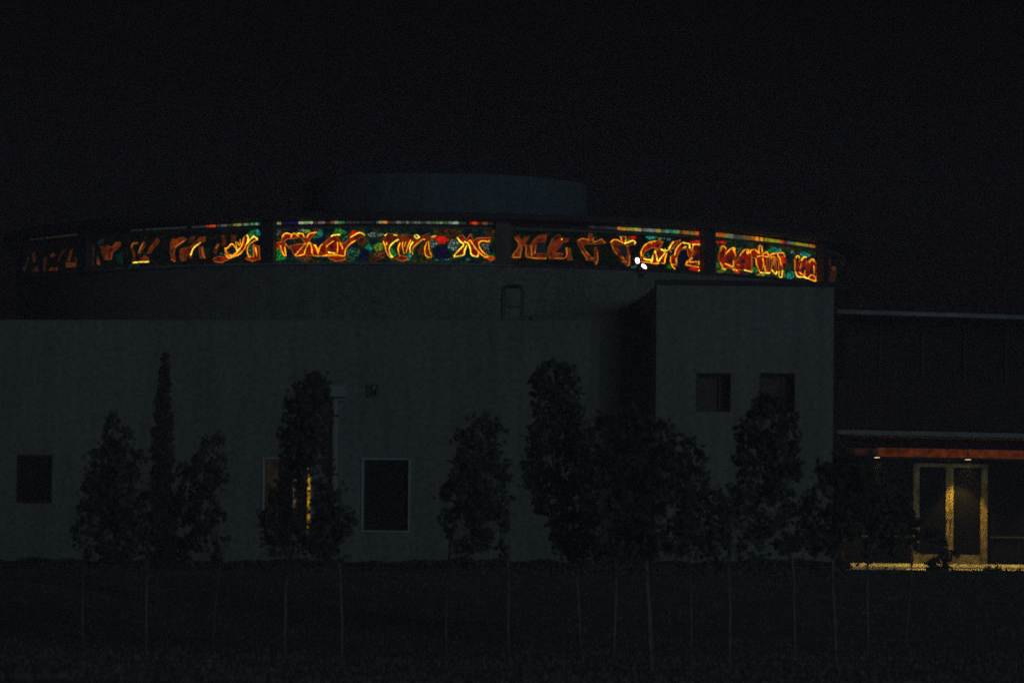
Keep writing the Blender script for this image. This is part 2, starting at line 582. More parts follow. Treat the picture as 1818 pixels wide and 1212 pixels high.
# (sheet, glass, outline) of every letter stroke
FILLS = [
 # faint far-left letters
 ('a','F4',[(60,690),(180,520),(205,525),(130,745)]), ('a','F4',[(250,440),(300,425),(320,560),(275,620)]),
 ('a','F4',[(255,740),(335,650),(365,750)]), ('a','F4',[(440,545),(490,505),(470,740),(440,745)]),
 ('a','F3',[(535,480),(600,440),(630,490),(570,520)]), ('a','F3',[(520,735),(560,680),(665,680),(665,735)]),
 ('a','F4',[(650,600),(740,420),(815,365),(725,490),(680,580)]), ('a','F3',[(805,600),(880,390),(920,370),(860,585)]),
 ('a','F2',[(805,612),(950,605),(968,658),(812,672)]), ('a','F4',[(930,520),(970,520),(985,640),(940,605)]),
 ('a','F4',[(1195,330),(1265,335),(1245,645),(1200,645)]), ('a','F2',[(1310,500),(1335,560),(1350,640),(1310,625)]),
 ('a','F3',[(1350,340),(1480,320),(1460,420),(1430,560),(1400,500)]),
 ('a','F2',[(1480,330),(1550,350),(1620,275),(1690,275),(1680,330),(1560,440),(1540,545),(1430,560),(1470,430)]),
 # left
 ('b','F3',[(150,560),(190,470),(300,455),(300,490),(205,520),(190,590),(240,680),(225,825),(535,825),(530,880),(180,895),(190,700)]),
 ('b','F2',[(310,685),(335,580),(410,440),(445,460),(425,560),(375,600),(352,685)]),
 ('b','F2',[(480,690),(540,560),(690,370),(745,430),(620,560),(555,665)]),
 ('b','F2',[(350,790),(430,720),(500,760),(525,828),(380,828)]),
 ('b','F2',[(960,560),(945,490),(1000,380),(1055,395),(1190,355),(1290,390),(1150,480),(1050,560),(1030,700),(1060,850),(985,830),(950,680)]),
 ('b','F2',[(1140,760),(1150,600),(1350,540),(1420,480),(1560,350),(1655,350),(1650,430),(1560,475),(1425,595),(1370,680),(1385,790),(1335,770),(1290,660),(1265,810),(1180,830)]),
 ('b','F3',[(1335,350),(1445,330),(1425,440),(1320,480)]),
 ('b','F2',[(1525,560),(1610,540),(1660,785),(1540,775)]),
 ('c','F3',[(330,430),(440,430),(425,660),(330,710)]), ('c','F3',[(220,620),(295,650),(190,900),(110,830)]),
 ('c','F3',[(550,430),(675,450),(655,590),(540,605)]),
 ('c','F1',[(130,1000),(250,945),(420,970),(520,1000),(330,1095),(160,1075)]),
 ('c','F1',[(860,480),(950,440),(945,605),(1110,465),(1195,540),(1050,605),(905,725),(705,900),(560,985),(500,990),(420,900),(400,735),(455,790),(560,930),(700,830),(805,680)]),
 ('c','F1',[(1105,690),(1220,700),(1245,1020),(1060,1065),(900,1000),(960,945),(1095,960)]),
 ('d','F1',[(290,500),(350,395),(420,390),(520,420),(580,385),(650,420),(690,480),(560,520),(420,520),(335,600),(375,640),(355,720),(390,930),(330,930),(240,765),(150,745),(120,680),(160,620),(270,600)]),
 ('d','F1',[(655,395),(790,400),(820,490),(870,495),(900,470),(930,400),(1115,368),(965,520),(930,605),(850,640),(770,520),(690,475)]),
 ('d','F1',[(480,700),(640,660),(845,645),(930,600),(1050,670),(1155,830),(1250,640),(1347,560),(1347,945),(1000,930),(820,915),(620,935),(560,880),(520,790)]),
 ('e','F1',[(80,830),(180,650),(330,520),(430,435),(605,420),(525,520),(570,565),(650,640),(720,620),(850,490),(960,420),(1050,376),(1195,440),(1100,485),(960,572),(835,660),(742,760),(712,935),(270,935)]),
 ('e','R',[(785,430),(900,330),(970,318),(1005,380),(870,490)]),
 ('e','F1',[(290,945),(712,942),(725,1015),(500,1065),(360,1005)]),
 ('e','F3',[(1050,640),(1180,600),(1205,640),(1100,725)]),
 ('f','F2',[(140,580),(185,440),(240,398),(500,415),(565,510),(440,570),(330,660),(290,780),(320,900),(395,972),(330,985),(240,900),(200,720)]),
 ('f','F2',[(500,640),(520,500),(590,415),(905,445),(855,580),(760,700),(740,870),(650,885),(540,935),(490,760)]),
 ('f','F1',[(415,1012),(560,925),(700,950),(735,1022),(600,1058)]),
 ('f','F2',[(860,560),(1010,465),(1250,398),(1292,560),(1230,610),(1330,965),(1200,975),(1130,870),(1120,740),(1180,600),(1000,635),(870,750),(850,905),(780,810)]),
 ('f','R',[(1285,480),(1390,452),(1616,468),(1616,655),(1480,632),(1400,545)]),
 ('g','R',[(0,468),(120,480),(255,560),(60,635),(0,655)]),
 ('g','F1',[(330,940),(600,655),(415,490),(560,430),(650,560),(740,415),(805,540),(785,650),(932,830),(932,965),(780,935),(745,700),(665,660),(595,915)]),
 ('g','F1',[(785,600),(900,510),(1225,498),(1205,605),(1000,575),(935,622),(945,722),(1060,862),(1170,945),(1315,982),(1250,1045),(1080,972),(935,832)]),
 ('g','R',[(1125,985),(1200,935),(1315,972),(1315,1035),(1200,1045)]),
 ('g','F4',[(1060,360),(1255,370),(1240,495),(1130,490)]),
 ('g','F3',[(690,430),(760,400),(820,430),(770,480)]),
 ('h','F2',[(180,340),(280,305),(340,430),(440,330),(530,320),(445,490),(470,560),(565,540),(585,740),(930,740),(935,865),(700,862),(440,835),(430,565),(370,570),(322,835),(95,835),(310,540)]),
 ('h','F2',[(560,540),(620,430),(760,310),(960,285),(905,470),(740,480),(685,560),(662,740),(572,780)]),
 ('h','F2',[(1000,865),(960,700),(1080,380),(1230,285),(1335,380),(1485,385),(1445,470),(1335,470),(1150,740),(1330,752),(1330,875)]),
 ('h','F2',[(1395,605),(1500,620),(1555,905),(1440,905)]),
 ('i','F2',[(180,430),(300,385),(440,415),(460,490),(560,490),(690,440),(770,385),(885,490),(700,525),(370,520),(340,590),(400,690),(490,790),(600,855),(600,905),(420,905),(280,680),(215,540)]),
 ('i','F2',[(445,380),(470,258),(562,268),(566,440),(458,460)]),
 ('i','F2',[(600,600),(640,588),(685,700),(695,930),(640,1005),(598,960)]),
 ('i','F2',[(985,480),(1050,415),(1140,415),(1280,490),(1310,512),(1520,428),(1585,480),(1545,525),(1400,565),(1435,700),(1455,1020),(1390,1045),(1260,935),(1200,815),(1070,705),(1008,560)]),
 ('i','F1',[(1205,330),(1350,338),(1342,490),(1280,490)]),
 ('i','R',[(1390,338),(1590,330),(1590,400),(1500,420)]),
 ('j','F1',[(220,740),(290,510),(480,380),(620,368),(765,400),(700,520),(600,560),(500,530),(330,620),(270,742),(450,812),(490,872),(515,700),(560,600),(700,565),(845,612),(800,905),(640,915),(490,895),(240,885)]),
 ('j','F1',[(870,560),(960,405),(1175,355),(1060,465),(960,562),(900,602)]),
 ('j','F1',[(1030,700),(1070,570),(1170,438),(1240,408),(1385,440),(1402,590),(1500,592),(1400,805),(1352,700),(1330,572),(1240,560),(1150,612),(1092,750),(1082,972),(950,935),(918,860),(930,740)]),
 ('j','F1',[(1450,600),(1480,478),(1685,470),(1695,955),(1600,995),(1288,955),(1320,850),(1390,800),(1460,680)]),
 ('j','R',[(1395,400),(1480,365),(1640,355),(1692,440),(1420,452)]),
 ('j','R',[(1380,1062),(1440,985),(1620,1005),(1685,1062),(1640,1115)]),
 ('k','F1',[(170,640),(215,390),(290,378),(342,430),(305,600),(430,440),(522,418),(545,600),(485,862),(250,862),(195,740)]),
 ('k','F1',[(520,760),(640,580),(730,458),(835,460),(895,600),(890,920),(560,890),(500,820)]),
 ('k','F1',[(840,540),(870,458),(970,458),(1050,560),(1018,400),(1060,365),(1112,388),(1112,580),(1230,498),(1250,600),(1454,540),(1454,625),(1400,640),(1425,1005),(1310,905),(1270,965),(1060,965),(980,780),(960,640),(890,625)]),
 ('k','R',[(465,880),(622,902),(622,975),(530,962)]), ('k','R',[(118,285),(335,288),(335,335),(140,325)]),
 ('l','F1',[(0,460),(200,388),(332,385),(362,460),(275,470),(315,700),(295,905),(230,872),(240,560),(150,470),(60,500),(40,700),(0,780)]),
 ('l','F1',[(98,500),(155,500),(155,700),(195,800),(160,825),(90,725)]),
 ('l','F1',[(555,520),(590,438),(655,450),(645,560),(740,458),(802,470),(785,600),(880,508),(942,500),(965,560),(1002,620),(995,960),(780,885),(600,875),(560,740)]),
 ('l','R',[(262,470),(372,450),(385,590),(315,612)]),
 ('l','F3',[(1010,558),(1090,550),(1092,612),(1010,622)]),
 ('l','F4',[(1240,520),(1290,500),(1295,700),(1380,650),(1405,740),(1365,985),(1235,1005),(1290,760)]),
 ('l','F4',[(1480,560),(1600,560),(1650,620),(1560,660)]), ('l','F2',[(1305,690),(1350,658),(1395,700),(1360,745)]),
]

LINES = [
 ('b','L2',[(200,868),(370,852),(525,850)]), ('b','L2',[(1565,462),(1450,540),(1400,600),(1362,720)]),
 ('b','L3',[(1592,550),(1602,690),(1645,775)]), ('b','L3',[(165,560),(190,480),(295,465)]),
 ('b','L3',[(970,800),(1050,850)]), ('b','L3',[(1050,560),(1150,480),(1240,420)]), ('b','L3',[(310,680),(345,580),(405,470)]),
 ('c','L1',[(410,740),(440,850),(500,920),(590,930),(680,870),(780,750),(830,650),(862,500)]),
 ('c','L1',[(420,900),(500,990),(620,950),(760,900),(880,760),(920,660)]),
 ('c','L2',[(925,650),(1020,540),(1110,468),(1192,540)]), ('c','L1',[(1192,540),(1080,590),(980,670),(940,760),(950,880),(1000,975)]),
 ('c','L1',[(430,770),(500,720),(560,640),(630,680),(700,800)]), ('c','L1',[(670,600),(692,770)]), ('c','L1',[(710,600),(762,695)]),
 ('c','L1',[(772,540),(782,640),(802,685)]), ('c','L2',[(930,430),(972,500),(950,610)]), ('c','L2',[(945,610),(1110,448)]),
 ('c','L3',[(1092,650),(1090,945)]), ('c','L1',[(1140,730),(1172,945)]), ('c','L2',[(700,815),(785,740)]), ('c','L3',[(260,650),(190,760)]),
 ('d','L1',[(290,490),(350,400),(420,390),(520,430),(580,385),(690,470)]), ('d','L1',[(500,490),(530,420)]),
 ('d','L2',[(660,395),(790,405)]), ('d','L1',[(790,405),(815,490)]), ('d','L1',[(890,490),(930,400),(1122,370)]),
 ('d','L1',[(250,680),(290,830),(340,920),(385,930),(355,720)]), ('d','L1',[(600,922),(700,800),(850,640)]),
 ('d','L1',[(610,942),(820,905),(840,800),(930,600),(990,680),(1010,900),(1080,935),(1250,935),(1347,925)]),
 ('d','L1',[(1050,670),(1110,740),(1155,890)]), ('d','L1',[(1156,840),(1190,710),(1250,660)]), ('d','L3',[(370,640),(480,770)]),
 ('e','L1',[(0,670),(50,760),(75,890)]), ('e','L1',[(80,830),(110,720),(180,650)]),
 ('e','L1',[(0,938),(180,935),(310,915),(520,910),(640,935),(710,937),(716,820),(760,720),(850,630),(962,570)]),
 ('e','L1',[(262,722),(350,640),(452,578)]), ('e','L1',[(532,605),(542,720),(520,905)]), ('e','L1',[(590,620),(640,700),(652,775)]),
 ('e','L2',[(310,850),(485,872)]), ('e','L2',[(380,470),(430,440),(520,430),(605,430)]), ('e','L2',[(850,490),(960,420),(1050,375),(1110,390),(1192,442)]),
 ('f','L1',[(140,580),(190,700),(210,820),(270,930),(345,982)]), ('f','L2',[(512,540),(400,600),(310,690),(280,790),(310,900),(375,972)]),
 ('f','L1',[(232,610),(214,675)]), ('f','L1',[(545,628),(495,740),(505,850),(540,935)]), ('f','L1',[(605,600),(600,720),(642,885)]),
 ('f','L1',[(682,598),(645,715)]), ('f','L1',[(802,555),(720,720),(688,862)]), ('f','L2',[(852,600),(770,720),(792,865)]),
 ('f','L1',[(1150,542),(1080,540),(950,640),(850,740),(830,830),(852,905)]), ('f','L1',[(1187,606),(1130,740),(1140,900),(1200,967),(1312,972),(1240,800),(1222,575)]),
 ('f','L2',[(178,452),(232,408)]), ('f','L2',[(388,425),(472,450)]), ('f','L2',[(880,462),(940,430),(1012,480),(940,522),(880,462)]), ('f','L2',[(1290,482),(1400,455)]),
 ('g','L2',[(428,498),(500,600),(602,660),(430,830),(332,942),(430,946),(592,916),(600,800),(652,688)]),
 ('g','L2',[(590,588),(650,620),(690,640),(740,760),(752,912),(900,962),(932,905)]), ('g','L1',[(690,590),(740,545),(770,620),(870,770),(1000,900),(1080,962),(1172,962)]),
 ('g','L1',[(1192,558),(1170,602),(1050,570),(970,590),(930,640),(960,750),(1050,860),(1172,942)]), ('g','L1',[(860,760),(930,832),(932,930)]),
 ('h','L3',[(180,360),(310,540),(98,832),(322,834)]), ('h','L3',[(322,545),(350,600),(310,800)]), ('h','L3',[(430,530),(452,620),(440,822),(700,862),(932,862)]),
 ('h','L4',[(960,625),(1010,560),(1080,385)]), ('h','L3',[(1150,740),(1270,740),(1332,762)]), ('h','L3',[(1410,600),(1430,760),(1380,862),(1130,852)]),
 ('h','L3',[(660,745),(692,540)]), ('h','L2',[(1288,402),(1315,402)]), ('h','L3',[(570,560),(590,800)]),
 ('i','L3',[(215,435),(300,380),(432,410)]), ('i','L3',[(560,470),(690,440),(770,390),(852,492)]), ('i','L3',[(300,690),(400,820),(420,902)]),
 ('i','L3',[(400,700),(482,792)]), ('i','L3',[(662,710),(682,800),(672,930),(620,1002)]), ('i','L3',[(500,850),(592,862)]), ('i','L3',[(450,380),(460,440)]), ('i','L3',[(575,360),(560,440)]),
 ('i','L1',[(985,482),(1050,410),(1140,415),(1282,492)]), ('i','L1',[(1220,330),(1270,490)]), ('i','L1',[(1347,338),(1340,490)]),
 ('i','L2',[(1310,510),(1520,425),(1582,480),(1550,522)]), ('i','L3',[(1402,572),(1360,560)]), ('i','L3',[(1260,820),(1312,892)]),
 ('i','L3',[(1440,780),(1430,1010),(1390,1042)]), ('i','L3',[(1258,930),(1372,942)]), ('i','L3',[(1070,690),(1142,752)]), ('i','L3',[(1000,520),(1060,640)]),
 ('j','L1',[(250,740),(222,640),(300,490),(400,420),(480,390),(582,380)]), ('j','L1',[(480,390),(480,442)]), ('j','L3',[(640,390),(752,410)]),
 ('j','L2',[(278,795),(380,830),(450,820),(490,880),(512,720)]), ('j','L2',[(558,608),(600,740),(626,882),(720,760),(822,640),(700,568)]),
 ('j','L1',[(240,880),(420,886),(540,916),(652,910)]), ('j','L1',[(842,660),(800,800),(790,912),(710,910)]), ('j','L2',[(790,570),(840,620),(890,580),(950,470),(1006,390)]),
 ('j','L1',[(890,570),(952,642)]), ('j','L1',[(935,740),(930,870),(970,980),(1042,1046)]), ('j','L1',[(958,930),(1070,942),(1066,790)]),
 ('j','L1',[(1030,722),(1050,610),(1110,500),(1200,420)]), ('j','L2',[(1230,418),(1390,442),(1386,560)]), ('j','L2',[(1228,542),(1312,508)]),
 ('j','L1',[(1450,580),(1475,465)]), ('j','L2',[(1450,462),(1685,455)]), ('j','L1',[(1680,520),(1682,605)]), ('j','L1',[(1450,770),(1350,890),(1572,870)]),
 ('j','L1',[(1612,860),(1600,942)]), ('j','L1',[(1330,860),(1290,950),(1430,970),(1602,1002)]), ('j','L2',[(1595,1080),(1675,1082)]), ('j','L3',[(1380,470),(1440,620)]),
 ('k','L1',[(220,500),(240,390),(290,390),(332,442)]), ('k','L1',[(330,552),(430,440),(520,420),(510,500),(482,440)]), ('k','L1',[(510,500),(542,602)]),
 ('k','L1',[(208,740),(272,862)]), ('k','L3',[(270,760),(270,852)]), ('k','L1',[(310,760),(460,830),(490,822),(490,700)]), ('k','L2',[(245,864),(332,890)]), ('k','L2',[(468,880),(562,912)]),
 ('k','L2',[(720,900),(892,942)]), ('k','L1',[(628,592),(730,460),(822,465),(795,560),(770,490)]), ('k','L1',[(840,542),(870,470),(960,460),(1060,560),(1030,470),(1062,370)]),
 ('k','L1',[(1100,390),(1116,540),(1095,580),(1220,500),(1246,600),(1340,545),(1454,545)]), ('k','L1',[(990,620),(1070,590),(1220,620),(1382,615)]),
 ('k','L1',[(970,640),(990,800),(1060,950)]), ('k','L2',[(1060,955),(1190,965),(1272,965)]), ('k','L1',[(1120,640),(1140,760),(1120,892)]), ('k','L1',[(1180,942),(1160,800)]),
 ('k','L3',[(1250,662),(1332,620)]), ('k','L2',[(1318,900),(1400,1002),(1426,930)]), ('k','L3',[(1362,640),(1340,802)]), ('k','L3',[(880,620),(890,900)]), ('k','L3',[(560,780),(620,800)]),
 ('l','L1',[(40,430),(120,400),(210,390),(330,380),(356,462)]), ('l','L1',[(210,410),(260,510),(282,642)]), ('l','L2',[(312,740),(295,902),(235,850),(246,760)]),
 ('l','L2',[(94,730),(170,822),(196,760)]), ('l','L2',[(0,790),(46,790)]), ('l','L2',[(585,490),(610,440),(650,460),(650,502)]), ('l','L2',[(690,540),(730,470),(792,470)]),
 ('l','L1',[(850,580),(910,500),(957,562)]), ('l','L2',[(570,760),(610,870),(740,870),(850,910)]), ('l','L1',[(850,910),(990,967),(970,860),(890,820),(830,892)]),
 ('l','L1',[(640,770),(722,832)]), ('l','L1',[(762,740),(750,872)]), ('l','L1',[(690,600),(660,722)]), ('l','L1',[(940,640),(952,802)]), ('l','L3',[(565,540),(562,740)]),
]

GLASSES = [
 ('b','dusk',[(130,895),(330,890),(300,960),(90,950)]), ('b','dusk',[(400,640),(480,690),(400,700)]), ('b','dusk',[(1650,560),(1730,580),(1710,700),(1660,690)]),
 ('a','dusk',[(1600,480),(1720,430),(1700,620),(1620,600)]), ('a','dusk',[(1300,260),(1420,200),(1400,300),(1320,310)]),
 ('c','green',[(940,420),(1000,335),(1090,298),(1100,440),(1040,480)]), ('c','teal',[(1095,300),(1200,305),(1255,400),(1230,465),(1130,442)]),
 ('c','dteal',[(495,800),(560,700),(640,760),(665,860),(560,905)]), ('c','dgreen',[(270,850),(400,875),(445,962),(320,945)]), ('c','dgreen',[(960,740),(1060,660),(1080,950),(1000,960)]),
 ('d','green',[(100,770),(230,762),(300,900),(392,985),(260,1045),(110,1040)]), ('d','blue',[(430,820),(520,808),(572,880),(500,965),(415,940)]),
 ('d','grey',[(100,345),(160,298),(235,350),(210,455),(120,485)]), ('d','white',[(670,320),(760,290),(850,300),(800,370),(700,372)]), ('d','ygreen',[(760,372),(850,305),(945,315),(955,362),(850,402)]),
 ('d','teal',[(1120,430),(1150,320),(1232,308),(1255,400),(1200,492),(1010,515)]), ('d','dblue',[(1040,565),(1340,440),(1347,530),(1165,685)]), ('d','blue',[(280,330),(640,278),(640,352),(330,382)]),
 ('d','brown',[(650,962),(900,945),(1000,992),(820,1042),(700,1032)]), ('d','dark',[(590,540),(720,520),(755,612),(620,625)]), ('d','ygreen',[(880,740),(920,715),(962,865),(880,885)]),
 ('e','green',[(440,402),(500,300),(600,268),(775,370),(700,412),(600,404)]), ('e','dteal',[(285,792),(440,668),(482,700),(472,822),(330,824)]),
 ('e','dgreen',[(742,962),(780,780),(870,718),(1062,760),(1085,900),(900,1012),(760,1032)]), ('e','dblue',[(1105,830),(1170,760),(1302,830),(1282,1052),(1120,1042)]),
 ('e','teal',[(1190,740),(1280,620),(1365,740),(1330,812)]), ('e','white',[(1230,420),(1340,368),(1450,385),(1440,470),(1300,482)]), ('e','white',[(1470,400),(1600,380),(1640,440),(1500,470)]),
 ('e','ygreen',[(1390,680),(1500,620),(1640,620),(1620,780),(1450,842),(1390,770)]), ('e','brown',[(1380,880),(1500,850),(1640,825),(1650,1000),(1450,1005)]), ('e','dgreen',[(620,470),(760,440),(780,560),(640,590)]),
 ('f','green',[(305,882),(345,730),(432,830),(482,900),(400,965)]), ('f','teal',[(690,922),(770,848),(822,930),(780,1025),(720,1032)]), ('f','white',[(1230,508),(1340,540),(1500,652),(1400,672),(1300,762)]),
 ('f','blue',[(1330,832),(1430,688),(1614,690),(1614,1002),(1400,992)]), ('f','brown',[(950,800),(1060,680),(1112,900),(980,905)]), ('f','dteal',[(1300,1010),(1500,1000),(1600,1030),(1400,1060)]),
 ('g','blue',[(4,690),(130,720),(255,850),(230,985),(4,1002)]), ('g','white',[(200,625),(320,540),(430,580),(500,682),(400,802),(300,824),(200,732)]), ('g','grey',[(1000,655),(1180,640),(1195,862),(1110,865),(1020,742)]),
 ('g','dteal',[(600,980),(740,950),(745,1025),(640,1035)]), ('g','dteal',[(20,1010),(230,1000),(240,1040),(60,1060)]), ('g','green',[(1200,900),(1290,890),(1310,960),(1210,925)]),
 ('h','dark',[(720,520),(920,500),(930,700),(720,710)]), ('h','dark',[(1220,640),(1380,500),(1380,720),(1240,720)]),
 ('i','dusk',[(620,330),(720,340),(690,402),(590,402)]), ('i','green',[(1362,400),(1422,380),(1482,420),(1380,452)]), ('i','dusk',[(1150,265),(1230,260),(1215,320),(1150,330)]),
 ('j','teal',[(350,270),(480,258),(625,280),(560,332),(440,355)]), ('j','ygreen',[(640,290),(720,288),(755,380),(660,368)]), ('j','dblue',[(1130,900),(1150,652),(1240,590),(1322,700),(1335,850),(1230,965)]),
 ('j','green',[(840,940),(920,930),(962,1032),(870,1022)]), ('j','white',[(985,560),(1052,500),(1030,625)]), ('j','dgreen',[(330,700),(442,650),(442,762),(350,772)]),
 ('j','dteal',[(720,300),(860,290),(1000,340),(860,380)]), ('j','dgreen',[(0,960),(120,930),(150,1000),(20,1040)]),
 ('k','green',[(130,762),(200,718),(224,820),(170,855)]), ('k','ygreen',[(130,942),(240,870),(345,902),(300,955),(160,975)]), ('k','teal',[(1330,412),(1454,430),(1454,520),(1380,530)]), ('k','green',[(1255,470),(1325,410),(1370,530),(1320,530)]),
 ('k','green',[(900,900),(960,830),(1035,920),(980,982)]), ('k','yellow',[(980,1002),(1070,972),(1205,990),(1130,1055)]), ('k','purple',[(670,972),(770,950),(805,1000),(700,1012)]),
 ('k','dteal',[(1035,645),(1090,650),(1132,760),(1110,885),(1045,765)]), ('k','grey',[(590,430),(680,420),(640,520),(590,540)]),
 ('l','teal',[(408,830),(470,738),(562,780),(582,860),(480,942),(418,905)]), ('l','teal',[(150,280),(312,300),(312,372),(170,352)]), ('l','green',[(40,342),(100,278),(152,350),(80,372)]),
 ('l','teal',[(680,400),(740,358),(905,420),(860,472),(700,442)]), ('l','blue',[(430,442),(500,400),(482,522),(430,505)]), ('l','ygreen',[(322,740),(362,720),(392,862),(330,905)]), ('l','white',[(480,340),(570,340),(550,400),(490,390)]),
 ('l','grey',[(1030,640),(1055,640),(1060,930),(1030,930)]),
]
HOLES = [
 ('c',[(500,800),(550,720),(600,720),(640,800),(610,870),(540,890)]), ('i',[(1150,575),(1255,530),(1362,600),(1388,780),(1335,860),(1230,735)]), ('j',[(1570,630),(1612,660),(1602,850),(1440,862)]), ('j',[(590,470),(650,450),(660,500),(600,520)]),
 ('k',[(380,690),(460,600),(490,740),(420,765)]), ('k',[(655,700),(715,660),(742,760),(690,785)]), ('k',[(1255,690),(1318,662),(1308,800),(1270,862)]),
 ('l',[(690,740),(742,640),(752,810)]), ('l',[(870,740),(932,640),(932,810)]),
]


def pxs(sheet, pts):
    x0, y0, s = CROPS[sheet]
    return [(x0 + x / s, y0 + y / s) for x, y in pts]


RB = 9.90
ANG_MAX = math.radians(86)


def to_cyl(pts):
    out = []
    for x, y in pts:
        a, z = cyl(x, y, RB)
        out.append((a, min(max(z, Z_SILL + 0.004), Z_HEAD - 0.004)))
    return out


def prism(mb, az, r0, r1, mi=0):
    """solid coloured piece standing on the glass cylinder between radii r0 and r1"""
    fr = [cp(a, z, r1) for a, z in az]
    bk = [cp(a, z, r0) for a, z in az]
    mb.poly(fr, mi)
    n = len(az)
    for i in range(n):
        j = (i + 1) % n
        mb.poly([fr[i], fr[j], bk[j], bk[i]], mi)


def ribbon(mb, az, hw, r0, r1, mi=0):
    """came of bright glass following a line, hw = half width in metres"""
    pts = [Vector((a * RB, z)) for a, z in az]
    L, Rr = [], []
    for i, p in enumerate(pts):
        a = pts[max(0, i - 1)]
        c = pts[min(len(pts) - 1, i + 1)]
        t = (c - a)
        if t.length < 1e-6:
            t = Vector((1, 0))
        t.normalize()
        nrm = Vector((-t.y, t.x))
        k = hw
        if 0 < i < len(pts) - 1:
            d0 = (p - a).normalized()
            k = hw / max(0.5, abs(Vector((-d0.y, d0.x)).dot(nrm)))
        L.append(p + nrm * k)
        Rr.append(p - nrm * k)
    q = lambda v, r: cp(v.x / RB, v.y, r)
    for i in range(len(pts) - 1):
        f = [L[i], Rr[i], Rr[i + 1], L[i + 1]]
        mb.poly([q(v, r1) for v in f], mi)
        mb.poly([q(L[i], r0), q(L[i], r1), q(L[i + 1], r1), q(L[i + 1], r0)], mi)
        mb.poly([q(Rr[i], r1), q(Rr[i], r0), q(Rr[i + 1], r0), q(Rr[i + 1], r1)], mi)


def smooth_line(az):
    """one round of corner cutting so that outlines bend softly"""
    if len(az) < 3:
        return az
    out = [az[0]]
    for i in range(len(az) - 1):
        a, c = Vector(az[i]), Vector(az[i + 1])
        if i > 0:
            out.append(tuple(a.lerp(c, 0.2)))
        if i < len(az) - 2:
            out.append(tuple(a.lerp(c, 0.8)))
    out.append(az[-1])
    return out


def mottled(name, lo, hi):
    """uneven multi-coloured glass ground behind the letters"""
    m = bpy.data.materials.new(name)
    m.use_nodes = True
    nt = m.node_tree
    L = nt.links.new
    b = nt.nodes['Principled BSDF']
    b.inputs['Roughness'].default_value = 0.9
    b.inputs['Specular IOR Level'].default_value = 0.1
    b.inputs['Base Color'].default_value = (0.01, 0.01, 0.01, 1)
    tc = nt.nodes.new('ShaderNodeTexCoord')
    n1 = nt.nodes.new('ShaderNodeTexNoise')
    n1.inputs['Scale'].default_value = 4.5
    n1.inputs['Detail'].default_value = 2
    n2 = nt.nodes.new('ShaderNodeTexNoise')
    n2.inputs['Scale'].default_value = 24
    n2.inputs['Detail'].default_value = 2
    for n in (n1, n2):
        L(tc.outputs['Object'], n.inputs['Vector'])
    rp = nt.nodes.new('ShaderNodeValToRGB')
    cols = [(0.28, (6, 10, 60)), (0.40, (4, 60, 58)), (0.50, (14, 84, 34)), (0.58, (110, 96, 20)), (0.66, (120, 40, 10)), (0.76, (30, 50, 70))]
    e = rp.color_ramp.elements
    e[0].position, e[0].color = cols[0][0], srgb(*cols[0][1])
    e[1].position, e[1].color = cols[-1][0], srgb(*cols[-1][1])
    for p, c in cols[1:-1]:
        e.new(p).color = srgb(*c)
    L(n1.outputs['Fac'], rp.inputs['Fac'])
    mr = nt.nodes.new('ShaderNodeMapRange')
    mr.inputs['From Min'].default_value = 0.38
    mr.inputs['From Max'].default_value = 0.72
    mr.inputs['To Min'].default_value = lo
    mr.inputs['To Max'].default_value = hi
    L(n2.outputs['Fac'], mr.inputs['Value'])
    L(rp.outputs['Color'], b.inputs['Emission Color'])
    L(mr.outputs[0], b.inputs['Emission Strength'])
    return m


# windows of the band: one between each pair of pillars
WIN_LABEL = [
 'faintest stained glass window at the far left of the glowing band',
 'dim stained glass window left of the brightest bays, letters fading leftwards',
 'broad bright stained glass window with a scarlet piece and two navy pieces',
 'stained glass window with dull rust letters and a floodlight below it',
 'bright stained glass window with densely packed letters and a teal diamond piece',
 'faint sliver of stained glass window at the right outline of the round hall']
PANE = [('pane_dusk', 0.0, 0.03), ('pane_dim', 0.0, 0.07), ('pane_bright', 0.02, 0.5), ('pane_rust', 0.0, 0.09), ('pane_amber', 0.02, 0.5), ('pane_edge', 0.0, 0.05)]
WINS = []
for i in range(6):
    a0, a1 = P_ANG[i] + 0.012, P_ANG[i + 1] - 0.012
    w = bpy.data.objects.new('stained_glass_window', None)
    COL.objects.link(w)
    w.parent = hall
    w['label'] = WIN_LABEL[i]
    m = MB()
    m.ring(RB - 0.03, RB, Z_SILL, Z_HEAD, a0, a1, n=24)
    m.build('pane', mottled(*PANE[i]), w)
    WINS.append((a0, a1, w))


def win_of(a):
    for a0, a1, w in WINS:
        if a < a1 + 0.02:
            return w
    return WINS[-1][2]


